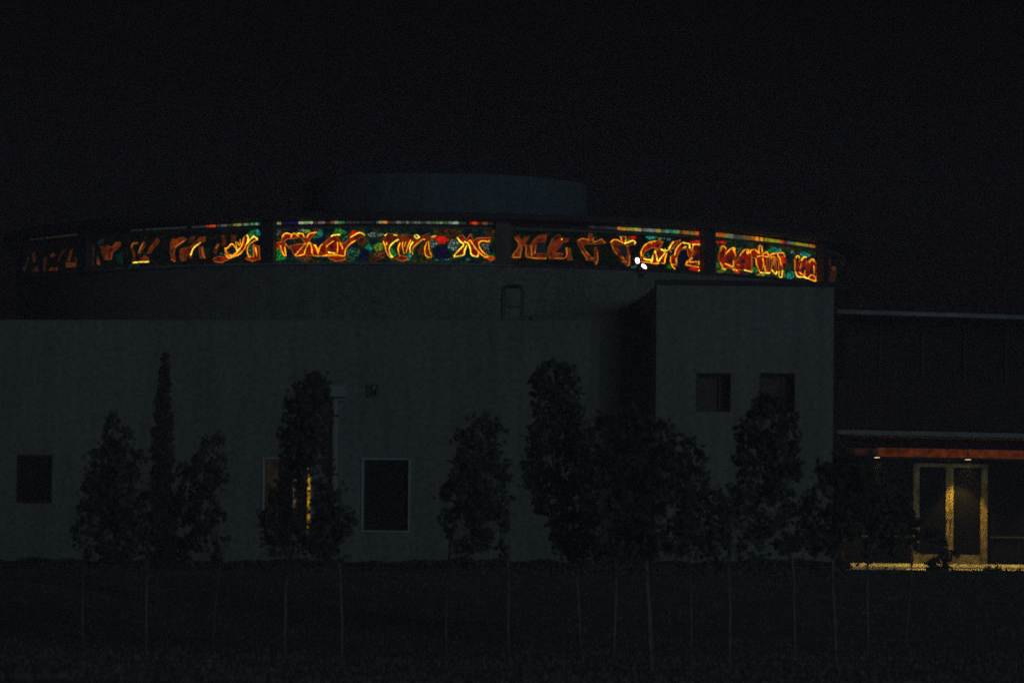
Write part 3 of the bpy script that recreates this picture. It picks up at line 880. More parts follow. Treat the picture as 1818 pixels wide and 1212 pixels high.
letters = []
for sheet, mk, pts in FILLS:
    az = to_cyl(pxs(sheet, pts))
    ca = sum(p[0] for p in az) / len(az)
    cz = sum(p[1] for p in az) / len(az)
    letters.append(dict(az=az, mk=mk, c=(ca * RB, cz), lines=[]))
for sheet, mk, pts in LINES:
    az = smooth_line(to_cyl(pxs(sheet, pts)))
    best, bd = None, 1e9
    for lt in letters:
        d = min((p[0] * RB - q[0] * RB) ** 2 + (p[1] - q[1]) ** 2 for p in az for q in lt['az'])
        if d < bd:
            best, bd = lt, d
    best['lines'].append((az, mk))
HW = {'L1': 0.0105, 'L2': 0.012, 'L3': 0.011, 'L4': 0.011}
for k, lt in enumerate(letters):
    mb = MB()
    mats = [MG[lt['mk']]]
    off = 0.0006 * (k % 9)                  # overlapping strokes never share a plane
    prism(mb, lt['az'], RB + 0.012, RB + 0.02 + off)
    for q, (az, mk) in enumerate(lt['lines']):
        if MG[mk] not in mats:
            mats.append(MG[mk])
        ribbon(mb, az, HW[mk], RB + 0.022, RB + 0.03 + 0.0007 * ((q * 3 + k) % 11), mats.index(MG[mk]))
    edge = {'F1': 'L3', 'F2': 'L4'}.get(lt['mk'])
    if edge:
        if MG[edge] not in mats:
            mats.append(MG[edge])
        ribbon(mb, lt['az'] + [lt['az'][0]], 0.0065, RB + 0.021, RB + 0.0265 + 0.0003 * (k % 7), mats.index(MG[edge]))
    nm = 'glass_piece' if lt['mk'] == 'R' and not lt['lines'] else 'letter'
    mb.build(nm, mats, win_of(lt['c'][0] / RB))
for k, (sheet, mk, pts) in enumerate(GLASSES):
    az = to_cyl(pxs(sheet, pts))
    mb = MB()
    prism(mb, az, RB + 0.002, RB + 0.005 + 0.0007 * (k % 8))
    mb.build('glass_piece', MG[mk], win_of(sum(p[0] for p in az) / len(az)))
for k, (sheet, pts) in enumerate(HOLES):
    az = to_cyl(pxs(sheet, pts))
    mb = MB()
    prism(mb, az, RB + 0.02, RB + 0.0265 + 0.0004 * (k % 5))
    mb.build('glass_piece', MG['dark'], win_of(sum(p[0] for p in az) / len(az)))

# narrow slit of coloured glass under the eaves, piece by piece
SLIT = [
 (52,75,(34,26,24)),(80,112,(38,34,24)),(114,136,(42,34,32)),(232,252,(34,34,30)),(258,300,(36,40,26)),(302,330,(30,40,42)),
 (340,364,(42,46,46)),(366,382,(196,66,14)),(384,392,(44,52,56)),(393,401,(90,96,100)),(402,413,(52,54,52)),(414,420,(128,132,30)),(421,427,(160,164,84)),(428,433,(66,70,70)),
 (434,439,(120,140,100)),(440,444,(20,96,34)),(445,449,(100,150,100)),(450,452,(20,90,30)),(453,457,(120,160,130)),(458,462,(24,60,46)),
 (488,492,(96,104,44)),(492,498,(170,170,120)),(500,514,(14,16,52)),(515,529,(14,14,66)),(530,539,(165,185,150)),(540,547,(140,170,120)),(548,555,(165,185,135)),
 (556,564,(62,48,44)),(565,569,(110,90,84)),(570,576,(120,104,96)),(577,586,(54,34,32)),(587,593,(120,70,40)),(594,600,(140,150,104)),(601,606,(70,130,40)),(607,612,(50,96,84)),
 (613,625,(40,44,44)),(626,638,(46,50,50)),(640,664,(28,34,44)),(668,671,(84,92,96)),(672,678,(140,150,80)),(679,687,(225,130,70)),(688,703,(58,56,50)),(704,711,(118,122,116)),
 (712,720,(60,62,60)),(721,726,(104,108,100)),(727,734,(64,62,64)),(735,741,(92,96,92)),(742,746,(100,106,100)),(747,756,(60,60,58)),(757,766,(84,100,72)),(767,772,(60,104,56)),(773,779,(90,116,84)),
 (780,786,(100,124,92)),(787,795,(62,100,66)),(796,803,(96,124,104)),(804,814,(160,180,150)),(815,828,(40,50,50)),(834,838,(160,40,10)),(839,847,(235,74,16)),(848,853,(70,30,24)),(856,866,(130,74,44)),(868,876,(44,38,34)),
 (1046,1056,(44,36,40)),(1057,1072,(36,26,30)),(1074,1096,(34,40,42)),(1097,1102,(190,110,34)),(1103,1110,(190,140,56)),(1111,1119,(150,124,48)),(1120,1128,(140,136,56)),(1129,1138,(160,156,76)),
 (1139,1146,(92,96,84)),(1147,1157,(104,134,112)),(1158,1166,(116,122,118)),(1167,1173,(150,156,30)),(1174,1182,(82,90,84)),(1183,1187,(108,138,100)),(1188,1195,(20,116,100)),(1196,1201,(60,150,96)),(1202,1206,(124,130,80)),
 (1207,1213,(84,70,34)),(1214,1222,(150,90,34)),(1223,1234,(134,104,36)),(1235,1245,(200,80,18)),
 (1269,1274,(176,120,30)),(1275,1285,(215,84,12)),(1286,1294,(120,120,44)),(1295,1303,(112,120,92)),(1304,1311,(60,62,54)),(1312,1318,(70,72,60)),(1319,1332,(106,84,34)),(1333,1341,(176,96,14)),(1342,1347,(240,160,24)),(1348,1350,(170,70,10)),
 (1351,1354,(240,180,70)),(1355,1359,(160,90,16)),(1360,1372,(156,146,22)),(1373,1384,(140,144,26)),(1385,1391,(190,80,14)),(1392,1396,(120,34,12)),(1399,1405,(78,92,96)),(1406,1413,(112,116,44)),(1414,1424,(154,150,24)),(1425,1435,(146,140,28)),(1436,1446,(176,104,20)),(1447,1454,(90,70,22)),
]
STAB = [(50, 426, 3), (137, 416, 3), (247, 408, 3.2), (371, 401.5, 4.2), (454, 397.5, 4.5), (542, 395.3, 4.6), (685, 394.5, 4.6), (841, 396, 4.8),
        (1000, 400, 5), (1103, 405.8, 6), (1202, 411.5, 6.5), (1242, 414.5, 7.2), (1279, 417, 7.8), (1349, 425, 9), (1456, 440.5, 9.5)]


def stab(x):
    for (x0, y0, h0), (x1, y1, h1) in zip(STAB, STAB[1:]):
        if x <= x1:
            t = (x - x0) / (x1 - x0)
            return y0 + (y1 - y0) * t, h0 + (h1 - h0) * t
    return STAB[-1][1:]


m = MB()
m.ring(RB - 0.06, RB - 0.03, Z_SLIT0, Z_SLIT1, n=160)
slitp = m.build('slit_window', mat('slit_backing', (0.02, 0.02, 0.025), 0.6), hall)
for x0, x1, col in SLIT:
    ya, ha = stab(x0)
    yb, hb = stab(x1)
    ha, hb = ha * .85, hb * .85
    q = [cyl(x0, ya + ha / 2, RB), cyl(x1, yb + hb / 2, RB), cyl(x1, yb - hb / 2, RB), cyl(x0, ya - ha / 2, RB)]
    q = [(a, min(max(z, Z_SLIT0 + 0.004), Z_SLIT1 - 0.003)) for a, z in q]
    mb = MB()
    prism(mb, q, RB - 0.03, RB)
    mb.build('glass_piece', glow('slit_%d_%d_%d' % col, col, lo=.55, hi=1.35, scale=14), slitp)

# ------------------------------------------------------------------ floodlight below the band
pb = cyl(1140, 477, 10.07)
fl = empty('floodlight', (cc.x + 10.0 * math.sin(pb[0]), DC - 10.0 * math.cos(pb[0]), HZ + Z_SILL - 0.2), pb[0])
tag(fl, 'white blazing twin-head floodlight fixed to the round wall below the letters', 'floodlight')
m = MB()
m.box(-0.06, 0.06, -0.03, 0.05, -0.02, 0.10)
m.build('mounting_plate', DARKMETAL, fl)
m = MB()
m.tube([(0, -0.03, 0.05), (0, -0.22, 0.07), (0, -0.26, 0.10)], 0.015)
m.tube([(-0.13, -0.24, 0.16), (0, -0.26, 0.10), (0.06, -0.27, 0.08)], 0.012)
m.build('arm', DARKMETAL, fl)
LAMP = bpy.data.materials.new('lamp_white')
LAMP.use_nodes = True
_b = LAMP.node_tree.nodes['Principled BSDF']
_b.inputs['Emission Color'].default_value = (1.0, 0.95, 0.98, 1)
_b.inputs['Emission Strength'].default_value = 9.0


RIM = glow('lamp_rim_glow', (255, 170, 215), gain=.8, lo=.9, hi=1.1)  # pinkish glow at the lens edge, painted as a dim emitting ring


def lamp_head(cx, cz, rx, rz_, tilt):
    mb = MB()
    n = 20
    c, s = math.cos(tilt), math.sin(tilt)

    def ell(k, f, y):
        a = 2 * math.pi * k / n
        x, z = rx * f * math.cos(a), rz_ * f * math.sin(a)
        return (cx + x * c - z * s, y, cz + x * s + z * c)
    prof = [(0.35, -0.17), (0.8, -0.20), (1.0, -0.28), (1.06, -0.33), (0.98, -0.33)]
    for (f0, y0), (f1, y1) in zip(prof, prof[1:]):
        for k in range(n):
            mb.poly([ell(k, f0, y0), ell(k + 1, f0, y0), ell(k + 1, f1, y1), ell(k, f1, y1)])
    h = mb.build('lamp_head', DARKMETAL, fl)
    lb = MB()
    for k in range(n):
        lb.poly([ell(k, 0.98, -0.322), ell(k + 1, 0.98, -0.322), ell(k + 1, 0.74, -0.331), ell(k, 0.74, -0.331)], 1)
    lb.poly([ell(k, 0.74, -0.331) for k in range(n)])
    lb.build('lens', [LAMP, RIM], h)


def fl_local(x, y):
    d = ray(x, y)
    n = Vector((math.sin(pb[0]), -math.cos(pb[0]), 0))
    t = Vector((math.cos(pb[0]), math.sin(pb[0]), 0))
    o = fl.location + n * 0.33
    k = (o - CAM).dot(n) / d.dot(n)
    p = CAM + d * k
    return (p - fl.location).dot(t), p.z - fl.location.z


c1, c2 = fl_local(1131.8, 462.6), fl_local(1143.6, 473.0)
lamp_head(c1[0], c1[1], 0.078, 0.068, 1.9)
lamp_head(c2[0], c2[1], 0.092, 0.044, -0.5)


# ------------------------------------------------------------------ facade blocks
def block(name, mats, x0, x1, z1, depth, openings, parent, reveal=0.22, z0=-1.5):
    """hollow-looking block: front wall with real openings and reveals, sides, roof"""
    xs = sorted({x0, x1} | {v for o in openings for v in o[:2]})
    zs = sorted({z0, z1} | {v for o in openings for v in o[2:]})
    mb = MB()
    for i in range(len(xs) - 1):
        for k in range(len(zs) - 1):
            cx, cz = (xs[i] + xs[i + 1]) / 2, (zs[k] + zs[k + 1]) / 2
            if any(o[0] < cx < o[1] and o[2] < cz < o[3] for o in openings):
                continue
            mb.poly([(xs[i], 0, zs[k]), (xs[i + 1], 0, zs[k]), (xs[i + 1], 0, zs[k + 1]), (xs[i], 0, zs[k + 1])])
    for a, b, c, d in openings:
        r = reveal
        mb.poly([(a, 0, c), (a, r, c), (b, r, c), (b, 0, c)])
        mb.poly([(a, 0, d), (b, 0, d), (b, r, d), (a, r, d)])
        mb.poly([(a, 0, c), (a, 0, d), (a, r, d), (a, r, c)])
        mb.poly([(b, 0, c), (b, r, c), (b, r, d), (b, 0, d)])
    mb.poly([(x0, 0, z0), (x0, 0, z1), (x0, depth, z1), (x0, depth, z0)])
    mb.poly([(x1, 0, z0), (x1, depth, z0), (x1, depth, z1), (x1, 0, z1)])
    mb.poly([(x0, 0, z1), (x1, 0, z1), (x1, depth, z1), (x0, depth, z1)])
    mb.poly([(x0, depth, z0), (x0, depth, z1), (x1, depth, z1), (x1, depth, z0)])
    return mb.build(name, mats, parent)


# --- long low block on the left
oL = at(1045, 960, 92.6)
FL = Plane((oL.x, oL.y, 1.25), math.radians(-10))
low = empty('long_block', FL.o, FL.rz)
tag(low, 'long plain grey two-storey block in front of the round hall, three lower windows', 'building')
zt = FL.px(1000, 571)[1]


def rectpx(P, x0, y0, x1, y1, out=0.0):
    a, b, c, d = P.px(x0, y0, out), P.px(x1, y0, out), P.px(x0, y1, out), P.px(x1, y1, out)
    return ((a[0] + c[0]) / 2, (b[0] + d[0]) / 2, (c[1] + d[1]) / 2, (a[1] + b[1]) / 2)


w0 = rectpx(FL, 28, 807, 92, 893)
w1 = rectpx(FL, 467, 813, 553, 943)
w2 = rectpx(FL, 643, 814, 727, 943)
xl = FL.px(-400, 700)[0]
block('wall', WALL, xl, 0.0, zt, 3.2, [w0, w1, w2], low)
m = MB()
m.box(xl - 0.03, 0.0, -0.012, 0.25, zt + 0.002, zt + 0.03)
m.build('coping', mat('parapet_coping', (0.20, 0.22, 0.225), 0.85, 0.3, 4), low)


def framed_window(parent, r, frame_mat, fw=0.035, proud=0.03, pane_y=0.12, pane_mat=GLASS, bars=False):
    x0, x1, z0, z1 = r
    e = MB()
    y0, y1 = -proud, 0.10
    e.box(x0 - fw * 0.4, x0 + fw * 0.6, y0, y1, z0 - fw * .4, z1 + fw * .4)
    e.box(x1 - fw * 0.6, x1 + fw * 0.4, y0, y1, z0 - fw * .4, z1 + fw * .4)
    e.box(x0 + fw * 0.6, x1 - fw * 0.6, y0, y1, z0 - fw * .4, z0 + fw * .6)
    e.box(x0 + fw * 0.6, x1 - fw * 0.6, y0, y1, z1 - fw * .6, z1 + fw * .4)
    w = e.build('window', frame_mat, parent)
    p = MB()
    p.box(x0 + 0.002, x1 - 0.002, pane_y, pane_y + 0.012, z0 + 0.002, z1 - 0.002)
    p.build('pane', pane_mat, w)
    return w


framed_window(low, w2, ALU)
# dark recessed window at far left: only a thin dark sash
wd = framed_window(low, (w0[0], w0[1], w0[2], w0[3]), DARKMETAL, fw=0.05, proud=-0.06, pane_y=0.13)
# lit window behind the tall tree: warm curtain with a bright gap
CURT = glow('curtain_glow', (30, 24, 13), lo=.4, hi=1.4, scale=4)
GAP = glow('curtain_gap', (180, 132, 20), lo=.05, hi=1.5, scale=6)
GAP2 = glow('curtain_gap_dim', (78, 60, 48), lo=.3, hi=1.4, scale=3)
wl_ = framed_window(low, w1, ALU, pane_mat=mat('clear_pane', (0.02, 0.02, 0.02), 0.1), pane_y=0.11)
for ob in list(wl_.children):
    bpy.data.objects.remove(ob)


def stripx(x0, x1):
    return FL.px(x0, 880)[0], FL.px(x1, 880)[0]


x0, x1, z0, z1 = w1
for nm, (a, b), za, zb, mt in (('curtain', stripx(468.5, 491), z0 + .03, z1 - .03, CURT),
                               ('curtain', stripx(491.3, 517), z0 + .03, z1 - .03, mat('curtain_dark', (0.03, 0.025, 0.02), 0.9, .3, 6)),
                               ('curtain_gap', stripx(517.2, 523), z0 + .1, z1 - .1, GAP2),
                               ('curtain', stripx(523.2, 542.3), z0 + .03, z1 - .03, mat('curtain_dark', (0.03, 0.025, 0.02), 0.9, .3, 6)),
                               ('curtain_gap', stripx(542.5, 548.5), z0 + .04, z1 - .2, GAP),
                               ('curtain', stripx(548.7, 552), z0 + .03, z1 - .03, mat('curtain_dark', (0.03, 0.025, 0.02), 0.9, .3, 6))):
    m = MB()
    # folds: a zigzag of small facets
    n = 6
    for i in range(n):
        u0, u1 = a + (b - a) * i / n, a + (b - a) * (i + 1) / n
        y0, y1 = (0.15, 0.17) if i % 2 else (0.17, 0.15)
        m.poly([(u0, y0, za), (u1, y1, za), (u1, y1, zb), (u0, y0, zb)])
    m.build(nm, mt, wl_)
m = MB()
m.box(x0, x1, 0.19, 0.2, z0, z1)
m.build('blind', mat('blind_dark', (0.02, 0.018, 0.016), 0.9), wl_)

# downpipe with hopper head
hx0, hx1, hz0, hz1 = rectpx(FL, 588, 685, 615, 711)
dp = empty('downpipe', FL.o + FL.t * ((hx0 + hx1) / 2) + FL.n * 0.0, FL.rz)
tag(dp, 'pale metal downpipe with a square hopper head on the long wall', 'downpipe')
hw = (hx1 - hx0) / 2
m = MB()
m.box(-hw, hw, -0.18, -0.002, hz0 + 0.08, hz1)
m.box(-hw * 0.75, hw * 0.75, -0.16, -0.003, hz0, hz0 + 0.078)
m.build('hopper_head', mat('pipe_zinc', (0.28, 0.335, 0.37)), dp)
m = MB()
m.box(-hw * 0.95, hw * 0.95, -0.19, -0.16 + 0.03, hz0 + 0.078 - 0.03, hz0 + 0.079)
m.build('hopper_rim', DARKMETAL, dp)
p0, p1 = FL.px(590, 800)[0], FL.px(601.5, 800)[0]
pc, pr = (p0 + p1) / 2 - (hx0 + hx1) / 2, (p1 - p0) / 2
m = MB()
m.tube([(pc, -pr - 0.02, hz0), (pc, -pr - 0.02, 0.15), (pc, -pr - 0.22, 0.02)], pr, n=12)
m.build('pipe', mat('pipe_zinc', (0.28, 0.335, 0.37), 0.6, 0.2, 6, metal=0.2), dp, smooth=True)
for zz in (hz0 - 0.35, hz0 - 1.6, hz0 - 2.8):
    m = MB()
    m.tube([(pc, -pr - 0.02, zz), (pc, -pr - 0.02, zz + 0.05)], pr * 1.2, n=12)
    m.build('bracket', DARKMETAL, dp)

# wall vent
vx0, vx1, vz0, vz1 = rectpx(FL, 653, 682, 673, 704)
vent = empty('wall_vent', FL.o + FL.t * ((vx0 + vx1) / 2) + Vector((0, 0, vz0)), FL.rz)
tag(vent, 'small square wall vent beside the hopper head of the downpipe', 'vent')
vw, vh = (vx1 - vx0) / 2, vz1 - vz0
m = MB()
m.box(-vw, -vw + .03, -0.06, -0.002, 0, vh)
m.box(vw - .05, vw, -0.06, -0.002, 0, vh)
m.box(-vw + .03, vw - .05, -0.06, -0.002, 0, 0.03)
m.box(-vw + .03, vw - .05, -0.06, -0.002, vh - 0.03, vh)
m.build('frame', CONC_D, vent)
m = MB()
m.box(-vw + .03, vw - .05, -0.012, -0.003, .03, vh - .03)
m.build('cavity', DARKMETAL, vent)
m = MB()
m.poly([(-0.01, -0.02, vh - .035), (0.05, -0.02, vh - .035), (0.03, -0.06, vh * .45), (0.015, -0.06, vh * .45)])
m.poly([(-0.01, -0.024, vh - .035), (0.015, -0.064, vh * .45), (0.03, -0.064, vh * .45), (0.05, -0.024, vh - .035)])
m.build('flap', CONC, vent)

# roof ladder hoop standing behind the parapet
ra, rb = FL.px(893, 570, -1.2), FL.px(928, 508, -1.2)
rl = empty('roof_ladder', FL.o + FL.t * ((ra[0] + rb[0]) / 2) - FL.n * 1.2 + Vector((0, 0, zt)), FL.rz)
tag(rl, 'dark roof ladder with arched rails rising behind the parapet of the long block', 'ladder')
rw = (rb[0] - ra[0]) / 2
rh = rb[1] - zt
for s, rr in ((-1, 0.05), (1, 0.035)):
    m = MB()
    m.tube([(s * rw, 0, 0), (s * rw, 0, rh - 0.12)], rr, n=8)
    m.build('rail', DARKMETAL, rl)
m = MB()
m.tube([(-rw, 0, rh - 0.12), (-rw * .9, 0, rh - .03), (-rw * .5, 0, rh), (rw * .5, 0, rh), (rw * .9, 0, rh - .03), (rw, 0, rh - 0.12)], 0.042, n=8)
m.build('top_rail', DARKMETAL, rl)
for i in range(2):
    m = MB()
    m.tube([(-rw, 0, 0.1 + 0.28 * i), (rw, 0, 0.1 + 0.28 * i)], 0.010, n=6)
    m.build('rung', DARKMETAL, rl)

# --- tall corner block on the right
oR = at(1162, 960, 92.2)
FR = Plane((oR.x, oR.y, 1.25), math.radians(2.2))
tow = empty('corner_block', FR.o, FR.rz)
tag(tow, 'tall grey corner block right of the recess with two small upper windows', 'building')
ztr = FR.px(1320, 507.5)[1]
xr = FR.px(1479.5, 700)[0]
u0 = rectpx(FR, 1235, 662, 1297, 731)
u1 = rectpx(FR, 1348, 662, 1411, 733)
block('wall', WALL, 0.0, xr, ztr, 7.5, [u0, u1], tow, reveal=0.42)
m = MB()
m.box(-0.03, xr + 0.02, -0.03, 0.25, ztr + .002, ztr + .11)
m.build('coping', mat('dark_coping', (0.03, 0.03, 0.035), 0.7, .3, 4), tow)
BROWNG = mat('brown_blind', (0.075, 0.066, 0.05), 0.7, 0.4, 7)
for r in (u0, u1):
    w = framed_window(tow, r, DARKMETAL, fw=0.05, proud=-0.26, pane_y=0.36, pane_mat=BROWNG)
    m = MB()
    xm = r[0] + (r[1] - r[0]) * .72
    m.box(xm - .02, xm + .02, .30, .355, r[2] + .04, r[3] - .04)
    m.build('mullion', DARKMETAL, w)

# --- recess between the blocks: link wall
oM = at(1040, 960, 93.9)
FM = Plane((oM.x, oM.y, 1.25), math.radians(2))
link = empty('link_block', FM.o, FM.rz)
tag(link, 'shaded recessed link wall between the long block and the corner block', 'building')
block('wall', stucco('link_render_shaded', (0.125, 0.133, 0.137)), -1.2, 1.6, FM.px(1100, 560)[1], 3.0, [], link)  # shade of the recess is put into this darker render colour

# ------------------------------------------------------------------ entrance wing on the right
oW = at(1478, 960, 103.2)
FW = Plane((oW.x, oW.y, 1.30), math.radians(20))
wing = empty('entrance_wing', FW.o, FW.rz)
tag(wing, 'dark two-storey entrance wing with pale slab edges and warm downlights over a glazed door', 'building')
XE = FW.px(2150, 700)[0]
SET = 2.2                                    # depth of the recessed walls behind the slab edges


def slab(name, y0, y1, mt, depth=6.0, x=1600, start=-0.6):
    za, zb = FW.px(x, y1)[1], FW.px(x, y0)[1]
    mb = MB()
    mb.box(start, XE, 0.0, depth, za, zb)
    return mb.build(name, mt, wing)


EDGE = mat('slab_edge', (0.24, 0.25, 0.28), 0.85, 0.35, 1.2, bump=.2)
slab('roof_slab', 552.5, 560, EDGE)
slab('canopy_slab', 764.5, 772.5, EDGE)
# upper storey: dark glazing with mullions, solid parapet band in front
zu0, zu1 = FW.px(1600, 764.5)[1], FW.px(1600, 560)[1]
m = MB()
m.box(-0.6, XE, 1.5, 1.6, zu0 + .002, zu1 - .002)
up = m.build('upper_glazing', GLASS, wing)
for k in range(9):
    mm = MB()
    x = -0.4 + k * 1.12
    mm.box(x, x + 0.05, 1.42, 1.498, zu0 + .003, zu1 - .003)
    mm.build('mullion', mat('mullion_black', (0.015, 0.015, 0.018), 0.6), up)
zp = FW.px(1600, 676)[1]
for k in range(5):
    m = MB()
    m.box(-0.6 + k * 2.1, -0.6 + k * 2.1 + 2.096, 0.16, 0.24, zu0 + .03, zp)
    m.build('parapet_panel', mat('brown_panel', (0.026, 0.015, 0.014), 0.8, 0.35, 2.5), wing)
# ground floor
zc = FW.px(1600, 772.5)[1]
zf = FW.px(1680, 1001.5, -SET)[1]
BEAM_W = 0.9


def wx(x, y=900, out=-SET):
    return FW.px(x, y, out)[0]


def wz(y, x=1680, out=-SET):
    return FW.px(x, y, out)[1]


zt0, zt1 = wz(813.5, 1690), wz(797, 1690)
m = MB()
m.box(-0.6, XE, SET + .02, SET + .3, zt1 + .03, zc - .002)
m.build('upper_wall', mat('brown_wall', (0.06, 0.045, 0.04), 0.9, .3, 3), wing)
# warm soffit wash over the door, put into the emission of separate strips
TR = glow('wash_glow', (80, 33, 11), lo=.4, hi=1.5, scale=6)
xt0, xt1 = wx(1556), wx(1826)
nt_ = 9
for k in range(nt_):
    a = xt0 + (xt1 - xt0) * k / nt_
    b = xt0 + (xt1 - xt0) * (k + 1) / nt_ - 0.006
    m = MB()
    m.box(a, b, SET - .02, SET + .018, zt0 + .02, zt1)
    m.build('wash_strip', TR, wing)
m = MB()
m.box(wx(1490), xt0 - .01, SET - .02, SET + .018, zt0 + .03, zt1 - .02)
m.build('wash_strip', glow('wash_glow_faint', (34, 18, 12), lo=.3, hi=1.6, scale=4), wing)
m = MB()
m.box(-0.6, XE, SET - .05, SET + .1, zt0 - .05, zt0 + .015)
m.build('lintel', mat('lintel_dark', (0.05, 0.04, 0.034), 0.8, .3, 3), wing)
# dark glazed wall either side of the door
xd0, xd1 = wx(1620), wx(1751)
zd = wz(823)
m = MB()
m.box(-0.6, xd0 - .004, SET + .02, SET + .06, zf + .002, zt0 - .052)
gl = m.build('side_glazing', GLASS, wing)
m = MB()
m.box(xd1 + .004, XE, SET + .02, SET + .06, zf + .002, zt0 - .052)
gr = m.build('side_glazing', GLASS, wing)
m = MB()
m.box(xd0 - .004, xd1 + .004, SET + .02, SET + .06, zd + .012, zt0 - .052)
m.build('over_panel', GLASS, wing)
zr_ = wz(953.5, 1790)
m = MB()
m.box(wx(1757), XE, SET - .015, SET + .018, zr_ - .02, zr_ + .02)
m.build('glazing_bar', mat('bar_brown', (0.10, 0.085, 0.07), 0.7, .2, 4), gr)
m = MB()
m.box(wx(1530), xd0 - .02, SET - .015, SET + .018, zr_ - .03, zr_ + .01)
m.build('glazing_bar', mat('bar_brown', (0.10, 0.085, 0.07)), gl)
# double door
FRM = mat('door_frame_paint', (0.42, 0.30, 0.11), 0.55, 0.7, 4)
door = MB()
fwid = wx(1631.5) - wx(1621)
door.box(xd0, xd0 + fwid, SET - .06, SET + .018, zf + .002, zd)
door.box(xd1 - fwid, xd1, SET - .06, SET + .018, zf + .002, zd)
door.box(xd0 + fwid, xd1 - fwid, SET - .06, SET + .018, zd - .085, zd)
dr = door.build('double_door', FRM, wing)
xm = wx(1684.5)
for s in (-1, 1):
    a, b = (xd0 + fwid + .006, xm - .006) if s < 0 else (xm + .006, xd1 - fwid - .006)
    lf = MB()
    st = 0.095
    ia, ib = (a, b - st) if s < 0 else (a + st, b)
    lf.box(ib if s < 0 else a, b if s < 0 else ia, SET - .045, SET + .01, zf + .01, zd - .09)
    lf.box(ia, ib, SET - .045, SET + .01, zf + .01, zf + .24)
    leaf = lf.build('door_leaf', FRM, dr)
    g = MB()
    g.box(ia + .002, ib - .002, SET - .012, SET + .002, zf + .242, zd - .092)
    g.build('door_glass', GLASS, dr)
    h = MB()
    hx = xm + s * 0.055
    zh = wz(920)
    h.tube([(hx, SET - .05, zh), (hx, SET - .10, zh)], 0.012, n=8)
    h.tube([(hx, SET - .10, zh - .12), (hx, SET - .11, zh), (hx, SET - .10, zh + .12)], 0.014, n=8)
    h.build('handle', ALU, dr)

# step and terrace
LEDGE = mat('pale_step_stone', (0.66, 0.58, 0.40), 0.7, 0.45, 6, bump=.2)


def sloped(xa, xb, yf, ff, yb, zb, z0):
    """weathered stone strip: sloping upper face from the front edge ff up to the back edge zb"""
    mb = MB()
    A = [(yf, z0), (yf, ff), (yb, zb), (yb, z0)]
    n = 12
    for i in range(n):                      # separate stones
        u0, u1 = xa + (xb - xa) * i / n, xa + (xb - xa) * (i + 1) / n - .008
        for k in range(4):
            p, q = A[k], A[(k + 1) % 4]
            mb.poly([(u0, *p), (u0, *q), (u1, *q), (u1, *p)])
        mb.poly([(u0, *p) for p in A])
        mb.poly([(u1, *p) for p in A[::-1]])
    return mb


fixn(sloped(wx(1508), XE, SET - .20, zf - .065, SET - .07, zf + .012, zf - .3).build('door_step', LEDGE, wing))
zk = wz(1009.5, 1700, -SET + .36)
fixn(sloped(wx(1600), XE, SET - .42, zk - .075, SET - .30, zk, zk - .3).build('kerb', LEDGE, wing))
m = MB()
m.box(-0.9, XE, -1.2, SET - .43, -0.5, zk - .08)
m.build('terrace', mat('terrace_slab', (0.20, 0.19, 0.17), 0.85, 0.35, 3, bump=.2), wing)

# downlights under the beam: emitting discs with real lamps below them
DISC = bpy.data.materials.new('downlight_disc')
DISC.use_nodes = True
_b = DISC.node_tree.nodes['Principled BSDF']
_b.inputs['Emission Color'].default_value = (1.0, 0.74, 0.36, 1)
_b.inputs['Emission Strength'].default_value = 1.5
for k, (x, y) in enumerate(((1557.5, 811.3), (1718.5, 814.8), (1885, 818.4))):
    sx, sz = FW.px(x, y, -SET + 0.5)
    m = MB()
    m.tube([(0, 0, 0), (0, 0, 0.05)], [0.06, 0.03], n=16)
    dl = m.build('downlight', DARKMETAL)
    dl.location = FW.o + FW.t * sx + FW.n * (-SET + 0.5) + Vector((0, 0, sz))
    tag(dl, ['small warm downlight above the left end of the lit step', 'small warm downlight just above the double door',
             'small warm downlight beyond the right end of the door'][k], 'downlight', 'downlights of the entrance')
    m = MB()
    m.tube([(0, 0, -0.014), (0, 0, -0.002)], 0.068, n=16)
    m.build('lens', DISC, dl)
    stem = MB()
    stem.tube([(0, 0, 0.05), (0, 0, zc - sz)], 0.012, n=6)
    stem.build('stem', DARKMETAL, dl)
    ld = bpy.data.lights.new('downlight_lamp', 'SPOT')
    ld.energy = 125.0
    ld.color = (1.0, 0.66, 0.10)
    ld.spot_size = math.radians(84)
    ld.spot_blend = 0.45
    ld.shadow_soft_size = 0.05
    lo_ = bpy.data.objects.new('downlight_lamp', ld)
    COL.objects.link(lo_)
    lo_.location = dl.location + Vector((0, 0, -0.06))
    lo_.parent = None


# ------------------------------------------------------------------ trees and shrubs
LEAF = mat('leaf', (0.07, 0.074, 0.062), 0.7, 0.4, 3)
LEAF_D = mat('leaf_dark', (0.058, 0.062, 0.056), 0.7, 0.4, 3)
BARK = mat('pale_bark', (0.135, 0.15, 0.15), 0.85, 0.85, 5, bump=.4)
BARK_D = mat('dark_bark', (0.09, 0.09, 0.08), 0.9, 0.5, 7, bump=.4)


def leaf_quad(mb, p, size, rnd, el=1.7):
    a = Vector((rnd.gauss(0, 1), rnd.gauss(0, 1), rnd.gauss(0, 1))).normalized()
    b = a.orthogonal().normalized()
    b.rotate(Matrix.Rotation(rnd.uniform(0, 6.28), 3, a))
    s = size * rnd.uniform(.6, 1.25)
    u, v = a * s * el * .5, b * s * .5
    k = a.cross(b) * s * .12
    mb.v += [tuple(p - u), tuple(p + v + k), tuple(p + u), tuple(p - v + k)]
    o = len(mb.v) - 4
    mb.f += [[o, o + 1, o + 2], [o, o + 2, o + 3]]
    mb.m += [0, 0]


